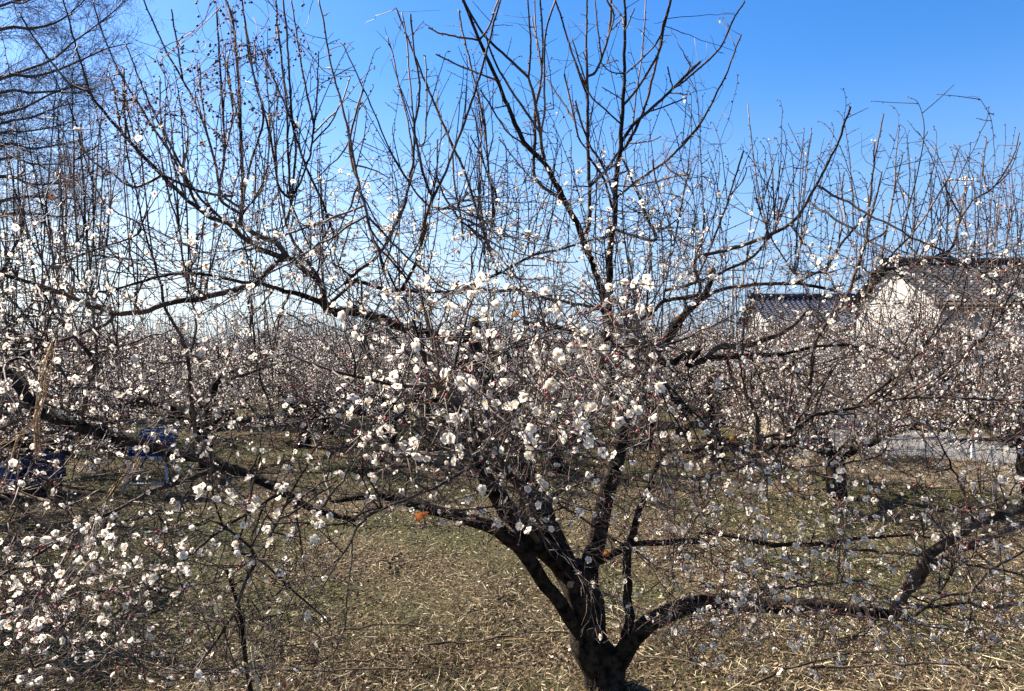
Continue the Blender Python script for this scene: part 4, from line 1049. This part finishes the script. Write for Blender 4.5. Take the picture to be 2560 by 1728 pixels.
leaf(1830, 1098, 18, (.60, .26, .06), 'orange dead leaf at the branch knot right of the trunk', 9, 3.0)

# ------------------------------------------------------------------ sapling tied to a bamboo stake
d = 3.3
base = onground(640, 1800); base[2] = 0
root = empty('sapling', base, 'thin dark curved sapling stem tied to a bamboo stake at lower left', 'sapling')
pts = [(640, 1800), (627, 1728), (616, 1670), (608, 1593), (600, 1535), (581, 1469), (566, 1425)]
P = np.array([unproj(a, c, base[1]) for a, c in pts]); P, R = resample(P, np.linspace(.0125, .006, len(P)), .03)
b = MB(); b.tube(P, R, 9, rough=.06, seed=3); b.build('trunk', [M_bark], root, base)
b = MB(); gs = np.random.default_rng(4)
for q in range(9):
    i = int(gs.integers(len(P) // 2, len(P))); dv = unit(np.array([gs.normal(), gs.normal() * .4, .8])); L = gs.uniform(.1, .35); v = np.linspace(0, 1, 7)[:, None]
    b.tube(P[i] + dv * L * v + np.cumsum(gs.normal(size=(7, 3)) * .006, 0), np.linspace(.003, .0012, 7), 4)
b.build('twigs', [M_branch], root, base)
sb = base + np.array([.035, -.01, 0]); root = empty('bamboo_stake', sb, 'short pale bamboo stake tied beside the thin sapling stem', 'stake')
b = MB(); n = 12; u = np.linspace(0, 1, n); top = unproj(629, 1615, base[1])
P = sb + (top - sb) * u[:, None] + 0; b.tube(P, .0065 + .0012 * (np.arange(n) % 3 == 0), 8); b.build('cane', [mat('bamboo', (.45, .36, .19), .6, (.60, .52, .32), 12)], root, sb)
b = MB(); c = unproj(622, 1662, base[1])
for q in range(4):
    a = np.linspace(0, 6.28, 16); b.tube(c + np.stack([np.cos(a) * .026, np.sin(a) * .02, .004 * q + .004 * np.sin(a * 2) + 0 * a], 1), np.full(16, .0012), 4, cap=False)
b.tube(np.array([c + [.02, 0, 0], c + [.04, -.01, .01], c + [.055, 0, -.005]]), [.0015] * 3, 4); b.build('twine', [M_straw], root, sb)

# ------------------------------------------------------------------ fallen twigs
gf = np.random.default_rng(77)
sticks = [((850, 1590), (1120, 1585), .006), ((850, 1675), (1090, 1690), .006), ((2010, 1692), (2520, 1700), .008), ((700, 1705), (1300, 1690), .005), ((1560, 1650), (1850, 1725), .005), ((860, 1470), (960, 1500), .005), ((970, 1440), (1005, 1405), .014), ((1240, 1520), (1270, 1490), .008),
          ((2010, 1560), (2520, 1600), .006), ((1700, 1440), (2100, 1425), .006), ((1880, 1730), (2300, 1640), .006), ((1050, 1640), (1420, 1600), .006)]
for k in range(30):
    x = gf.uniform(0, 2560); y = gf.uniform(1330, 1720); a = gf.normal(0, .35); L = gf.uniform(60, 330); sticks.append(((x, y), (x + L * math.cos(a), min(1740, y + L * math.sin(a) * .4)), gf.uniform(.002, .005)))
for k, (a, c, r) in enumerate(sticks):
    A = onground(*a); B = onground(*c); n = 12; v = np.linspace(0, 1, n)[:, None]
    w = np.cumsum(gf.normal(size=(n, 3)) * .012, 0); w -= v * w[-1]; P = A * (1 - v) + B * v + w; P[:, 2] = .035 + np.abs(w[:, 2]) + r + np.array([ground_h(p[0], p[1]) for p in P])
    b = MB(); b.tube(P - A, np.linspace(r, r * .45, n), 6, rough=.05, seed=k)
    if r > .004:
        for q in range(3):
            i = int(gf.integers(2, n - 1)); e = P[i] - A + np.array([gf.normal(0, .08), gf.normal(0, .08), .03]); b.tube(np.array([P[i] - A, (P[i] - A + e) / 2 + [0, 0, .01], e]), [r * .5, r * .4, r * .25], 4)
    o = b.build('fallen_twig', [M_branch if k % 3 else M_farbark]); o.location = tuple(A)
    tag(o, 'stub of dark cut branch lying on the mossy ground left of the trunk' if k == 6 else 'thin bare fallen twig lying on the grass below the trees', 'twig', 'fallen twigs')
b = MB(); Pp = gpoints(700, 3.3, 14); Pp[:, 2] = [ground_h(p[0], p[1]) + .03 for p in Pp]
scatter(b, LOD1, Pp, gf.normal(size=(700, 3)) * .4 + [0, 0, 1], gf.uniform(.006, .011, 700), gf); tag(b.build('fallen_blossoms', BLOOM_MATS), 'white petals and blossoms fallen on the grass', 'petals', kind='stuff')

# ------------------------------------------------------------------ road on its low bank, right
M_asph = mat('asphalt', (.11, .10, .09), .95, (.16, .15, .135), 30, .3, 200)
near = [(9.5, 6.5), (5.68, 9.0), (4.75, 9.65), (4.35, 10.3), (4.4, 11.5), (5.2, 15), (7.5, 26), (11, 45)]
far = [(11.5, 9.2), (8.0, 11.2), (7.2, 11.6), (7.0, 11.9), (7.1, 12.6), (7.8, 15.6), (10.2, 25.6), (14, 44.5)]
def ribbon(name, A, B, za, zb, m, kind='structure', sub=24, bumpy=0):
    b = MB(); A = np.array(A, float); B = np.array(B, float)
    A3, _ = resample(np.c_[A, np.full(len(A), za)], np.ones(len(A)), .3); k = len(A3)
    ia = np.linspace(0, len(A) - 1, k)
    A3 = np.stack([np.interp(ia, range(len(A)), A[:, 0]), np.interp(ia, range(len(A)), A[:, 1]), np.full(k, za)], 1)
    B3 = np.stack([np.interp(ia, range(len(B)), B[:, 0]), np.interp(ia, range(len(B)), B[:, 1]), np.full(k, zb)], 1)
    w = 6; V = []
    for i in range(k):
        for j in range(w + 1):
            p = A3[i] * (1 - j / w) + B3[i] * (j / w); p[2] += bumpy * mnoise.noise(Vector(p * 4)); V.append(p)
    Q = [(i * (w + 1) + j, i * (w + 1) + j + 1, (i + 1) * (w + 1) + j + 1, (i + 1) * (w + 1) + j) for i in range(k - 1) for j in range(w)]
    b.add(V, Q=Q); o = b.build(name, m); o['kind'] = kind; return o
ribbon('road', near, far, .30, .32, [M_asph])
foot = [(p[0] - .35, p[1] - .38) for p in near]
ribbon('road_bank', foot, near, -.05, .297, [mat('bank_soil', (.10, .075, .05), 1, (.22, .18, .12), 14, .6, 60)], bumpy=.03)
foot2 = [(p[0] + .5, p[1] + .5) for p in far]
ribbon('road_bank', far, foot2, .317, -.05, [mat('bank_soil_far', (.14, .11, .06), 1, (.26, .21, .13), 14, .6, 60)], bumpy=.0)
b = MB(); gk = np.random.default_rng(9)
for k in range(2600):
    i = gk.uniform(0, 3.5); i0 = int(i); f = i - i0; p = np.array(near[i0]) * (1 - f) + np.array(near[i0 + 1]) * f; t = gk.uniform(-.05, 1.1)
    q = np.array([p[0] - .35 * t, p[1] - .38 * t, .30 * (1 - t)]); h = gk.uniform(.06, .2); e = q + [gk.normal(0, .05), gk.normal(0, .05) - .02, h * gk.uniform(.3, 1)]
    b.tube(np.array([q, (q + e) / 2 + [0, 0, .01], e]), [.0022, .0018, .0008], 3, cap=False)
tag(b.build('bank_grass', [ms2]), 'tall dead grass hanging on the low road bank', 'ground cover', kind='stuff')
b = MB(); c = onground(2437, 1150, .3); c[2] = .3; b.tube(np.array([[0, 0, 0], [0, 0, .02], [0, 0, .24], [0, 0, .25]]), [.022, .016, .016, .012], 12)
o = b.build('marker_post', [mat('white_plastic', (.75, .76, .78), .4)]); o.location = (c[0], c[1] + .05, .31); tag(o, 'short white marker post at the edge of the road', 'post')

# ------------------------------------------------------------------ houses
M_tile = mat('roof_tile', (.028, .028, .031), .7, (.05, .048, .05), 3, spec=.2); M_wall = mat('white_plaster', (.26, .245, .22), .9, (.36, .34, .31), 1.5)
M_tile2 = mat('roof_tile_blue', (.03, .035, .05), .7, (.05, .055, .075), 3, spec=.2); M_wood = mat('dark_wood', (.10, .07, .05), .8, (.16, .12, .09), 8); M_glass = mat('window_glass', (.05, .06, .07), .12, spec=.8); M_alu = mat('aluminium', (.45, .45, .46), .4, metallic=.6)
def house(label, x0, x1, yf, yb, ze, zr, tile, win):
    base = (x0, yf, 0); root = empty('house', base, label, 'house'); ov = .5; ym = (yf + yb) / 2
    b = MB(); V = [(x0 + ov, yf + ov, 0), (x1 - ov, yf + ov, 0), (x1 - ov, yb - ov, 0), (x0 + ov, yb - ov, 0)]
    zt = ze + (zr - ze) * ov / (ym - yf) - .12
    V += [(v[0], v[1], zt) for v in V[:4]] + [(x0 + ov, ym, zr - .15), (x1 - ov, ym, zr - .15)]
    b.add(V, Q=[(0, 1, 5, 4), (2, 3, 7, 6)], T=[(4, 8, 7), (5, 6, 9)]); b.add(V, Q=[(3, 0, 4, 7), (1, 2, 6, 5)]); b.build('wall', [M_wall], root, base, smooth=False)
    b = MB(); n = int((x1 - x0) / .27)
    for side, (ya, yb2) in enumerate(((yf, ym), (yb, ym))):
        V = []; xs = np.linspace(x0, x1, n * 4 + 1); rows = 15; 
        for j in range(rows + 1):
            t = j / rows
            for q in (0, 1):
                for i, x in enumerate(xs):
                    V.append((x, ya + (yb2 - ya) * t, ze + (zr - ze) * t + .03 * math.sin(i * math.pi / 2) + (.035 if q else 0)))
        W = len(xs); Q = []
        for j in range(rows):
            a = (2 * j + 1) * W; c = (2 * j + 2) * W
            for i in range(W - 1): Q.append((a + i, a + i + 1, c + i + 1, c + i)); Q.append((a - W + i, a - W + i + 1, a + i + 1, a + i))
        b.add(V, Q=Q)
    rf = b.build('roof', [tile], root, base, smooth=False)
    b = MB(); b.tube(np.array([[x0 - .1, ym, zr + .1], [x0, ym, zr + .12], [(x0 + x1) / 2, ym, zr + .12], [x1, ym, zr + .12]]), [.13, .14, .14, .14], 8); b.box((x0 - .05, ym, zr + .22), (.14, .34, .42))
    b.build('ridge_tiles', [tile], rf, (0, 0, 0)); rf.children[0].location = (-base[0], -base[1], 0)
    b = MB(); b.box(((x0 + x1) / 2, yf + .06, ze - .11), (x1 - x0, .1, .16)); b.box(((x0 + x1) / 2, yf + .28, ze - .22), (x1 - x0 - .4, .4, .05)); b.build('eave', [M_wood], root, base)
    for (x, z, w, h) in win:
        b = MB(); y = yf + ov - .03
        b.box((x, y, z + h / 2), (w, .08, .06)); b.box((x, y, z - h / 2), (w, .08, .06)); b.box((x - w / 2, y, z), (.06, .08, h + .06)); b.box((x + w / 2, y, z), (.06, .08, h + .06)); b.box((x, y - .002, z), (.05, .07, h))
        f = b.build('window', [M_alu], root, base); b = MB(); b.box((0, 0, 0), (w - .06, .03, h - .06)); p = b.build('pane', [M_glass], f); p.location = (x - base[0], y - base[1], z)
    return root
house('big house with dark tiled gable roof and white walls behind the orchard at right', 15.8, 33.0, 28.5, 36.5, 3.5, 5.4, M_tile, [(18.6, 1.6, 1.6, 1.3), (21.4, 1.6, 2.2, 1.8), (25.5, 1.6, 2.2, 1.3)])
house('lower house with bluish grey roof left of the big dark-roofed house', 12.9, 18.6, 38.5, 44.0, 3.0, 4.55, M_tile2, [(14.2, 1.6, 1.2, 1.0), (16.6, 1.6, 1.6, 1.2)])
# antenna
c = unproj(2434, 443, 32.0); root = empty('tv_antenna', (c[0], 32.5, 5.5), 'thin television aerial on a mast above the dark roof', 'antenna'); base = (c[0], 32.5, 5.5); b = MB()
b.tube(np.array([[c[0], 32.5, 5.45], [c[0], 32.5, 7], [c[0], 32.5, c[2] - .1]]), [.03] * 3, 6); b.build('mast', [M_alu], root, base)
b = MB(); b.tube(np.array([[c[0] - .78, 32.5, c[2]], [c[0], 32.5, c[2]], [c[0] + .35, 32.5, c[2]]]), [.025] * 3, 6)
for q in range(9): b.tube(np.array([[c[0] - .75 + q * .13, 32.15, c[2]], [c[0] - .75 + q * .13, 32.5, c[2]], [c[0] - .75 + q * .13, 32.85, c[2]]]), [.012] * 3, 5)
b.tube(np.array([[c[0] - .25, 32.5, c[2] - .22], [c[0], 32.5, c[2] - .22], [c[0] + .25, 32.5, c[2] - .22]]), [.02] * 3, 5); b.build('aerial', [M_alu], root, base)
# poles and wires
M_conc = mat('pole_concrete', (.30, .30, .29), .9, (.38, .37, .35), 3)
def pole(x, y, h, label):
    root = empty('utility_pole', (x, y, 0), label, 'utility pole'); b = MB(); b.tube(np.array([[x, y, -.1], [x, y, h / 2], [x, y, h]]), [.17, .14, .11], 12); b.build('pole', [M_conc], root, (x, y, 0))
    b = MB(); b.box((x, y - .17, h - .5), (1.8, .09, .09)); b.box((x, y - .17, h - 1.1), (1.3, .09, .09))
    for q in (-.8, -.4, .4, .8): b.tube(np.array([[x + q, y - .17, h - .46], [x + q, y - .17, h - .38], [x + q, y - .17, h - .28]]), [.05, .03, .05], 8)
    b.build('crossarm', [M_conc], root, (x, y, 0))
PA = ((3050 - 1280) / F * 26, 26.0); PB = ((1832 - 1280) / F * 64, 64.0); PC = ((1330 - 1280) / F * 135, 135.0)
pole(*PB, 9.0, 'slim grey utility pole in the far distance right of the trunk'); pole(*PA, 9.0, 'grey utility pole beyond the right edge carrying the wires'); 
M_wire = mat('wire', (.03, .03, .03), .6)
for q, (z, ox) in enumerate([(8.75, -.8), (8.75, .8), (8.15, .5), (7.2, 0), (6.6, 0)]):
    P = []
    for (A, B) in ((PA, PB), (PB, PC)):
        for t in np.linspace(0, 1, 20)[:-1]: P.append([A[0] * (1 - t) + B[0] * t + ox, A[1] * (1 - t) + B[1] * t, z - (1.3 + .15 * q) * 4 * t * (1 - t)])
    b = MB(); b.tube(np.array(P) , np.full(len(P), .014), 4); o = b.build('power_line', [M_wire])
    tag(o, ['topmost thin power line sloping down behind the right shoots', 'second power line from the top at right', 'middle power line at right', 'fourth power line, just under the middle one', 'lowest sagging power line behind the right shoots'][q], 'power line', 'power lines at right')

# ------------------------------------------------------------------ far hills, sheds, woods
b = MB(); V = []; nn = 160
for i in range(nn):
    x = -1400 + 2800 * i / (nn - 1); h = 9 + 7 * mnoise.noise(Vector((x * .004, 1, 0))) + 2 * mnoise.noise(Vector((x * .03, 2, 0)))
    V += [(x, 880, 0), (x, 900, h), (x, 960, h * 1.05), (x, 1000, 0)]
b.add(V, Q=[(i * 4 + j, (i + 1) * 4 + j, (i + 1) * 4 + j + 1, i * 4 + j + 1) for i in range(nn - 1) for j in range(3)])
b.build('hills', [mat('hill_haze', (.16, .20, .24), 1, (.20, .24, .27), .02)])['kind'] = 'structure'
for k, (px, w, h, d, c) in enumerate([(320, 9, 2.6, 95, (.35, .36, .34)), (400, 14, 3.2, 120, (.12, .16, .15)), (450, 8, 2.8, 100, (.42, .40, .36)), (640, 12, 3.0, 130, (.30, .30, .32))]):
    x = (px - 1280) / F * d; root = empty('shed', (x, d, 0), ['pale grey shed on the far left horizon', 'dark long shed on the far left horizon', 'cream shed right of the dark shed on the horizon', 'grey shed on the horizon behind the upright shoots'][k], 'shed')
    b = MB(); b.box((0, 0, h * .35), (w, 6, h * .7)); b.build('wall', [mat('shed_wall_%d' % k, c, .9)], root)
    b = MB(); V = [(-w / 2 - .3, -3.4, h * .68), (w / 2 + .3, -3.4, h * .68), (w / 2 + .3, 0, h), (-w / 2 - .3, 0, h), (-w / 2 - .3, 3.4, h * .68), (w / 2 + .3, 3.4, h * .68)]; b.add(V, Q=[(0, 1, 2, 3), (3, 2, 5, 4)], T=None); b.build('roof', [M_tile2], root, smooth=False)

# ------------------------------------------------------------------ blue tarpaulin, crates, stool at left
def tarp(px, py, d, w, h, dep, col, label, seed):
    base = np.array([(px - 1280) / F * d, d, 0]); root = empty('tarpaulin_pile', base, label, 'tarpaulin')
    b = MB(); b.box((0, 0, h * .32), (w * .9, dep * .85, h * .64)); b.build('crate', [mat('black_plastic_%d' % seed, (.015, .015, .017), .6)], root)
    b = MB(); n = 26; V = []
    for i in range(n):
        for j in range(n):
            u = (i / (n - 1) - .5) * 2; v = (j / (n - 1) - .5) * 2; e = max(abs(u), abs(v)); 
            z = h * (1 - .12 * (u * u + v * v)) if e < .72 else h * .86 * (1 - (e - .72) / .28 * (.62 + .2 * mnoise.noise(Vector((u * 3, v * 3, seed)))))
            s = .72 if e >= .72 else e; s2 = (s + (e - s) * .25) / max(e, 1e-6)
            V.append((u * s2 * w * .66 + .02 * mnoise.noise(Vector((u * 5, v * 5, seed + 4))), v * s2 * dep * .66 + .03 * mnoise.noise(Vector((u * 6, v * 5, seed + 9))), z + .035 * mnoise.noise(Vector((u * 4, v * 4, seed)))))
    b.add(V, Q=[(i * n + j, (i + 1) * n + j, (i + 1) * n + j + 1, i * n + j + 1) for i in range(n - 1) for j in range(n - 1)])
    b.build('cover', [mat('blue_sheet_%d' % seed, col, .45, tuple(c * .8 for c in col), 8, .3, 30)], root)
tarp(80, 1200, 8.6, .5, .52, .5, (.003, .016, .09), 'dark blue tarpaulin draped over a black crate, far left', 1)
tarp(12, 1220, 8.3, .26, .42, .3, (.01, .07, .22), 'brighter blue sheet over a small heap at the left edge', 2)
#tarp(545, 1100, 9.3, .30, .36, .3, (.004, .015, .09), 'navy tarpaulin heap behind the branches, right of the grey stool', 3)
base = np.array([(385 - 1280) / F * 8.6, 8.6, 0]); root = empty('step_stool', base, 'grey metal step stool with splayed legs on the grass at left', 'stool'); M_grey = mat('grey_metal', (.35, .37, .40), .45, metallic=.4)
for sx in (-1, 1):
    for sy in (-1, 1):
        b = MB(); b.tube(np.array([[sx * .27, sy * .2, 0], [sx * .22, sy * .15, .2], [sx * .18, sy * .1, .41]]), [.014] * 3, 8); b.build('leg', [M_grey], root)
b = MB(); b.tube(np.array([[-.24, -.16, .14], [0, -.16, .14], [.24, -.16, .14]]), [.012] * 3, 8); b.build('rung', [M_grey], root)
b = MB(); b.box((0, 0, .425), (.42, .26, .03)); b.box((0, -.12, .40), (.40, .012, .03)); b.build('platform', [M_grey], root)
def crate(x, y, z, w, h, dp, col, label, seed, rz=0):
    m_ = mat('crate_plastic_%d' % seed, col, .5); b = MB(); t = .012
    b.box((0, 0, t / 2), (w, dp, t))
    for sx in (-1, 1):
        for q in range(4): b.box((sx * w / 2, 0, h * (.16 + .27 * q)), (t, dp, h * .15))
        for q in range(4): b.box((0, sx * dp / 2, h * (.16 + .27 * q)), (w, t, h * .15))
        for sy in (-1, 1): b.box((sx * (w / 2 + .002), sy * (dp / 2 + .002), h * .51), (.03, .03, h * .98))
    o = b.build('crate', [m_]); o.location = (x, y, z); o.rotation_euler = (0, 0, rz); tag(o, label, 'crate', 'plastic crates at left')
crate(base[0] - .02, 8.6, .442, .36, .15, .24, (.004, .02, .15), 'dark blue plastic crate resting on the grey step stool', 1)
crate(base[0] + .05, 8.62, .60, .32, .13, .22, (.025, .08, .2), 'light blue plastic crate on top of the dark blue one', 2, .2)
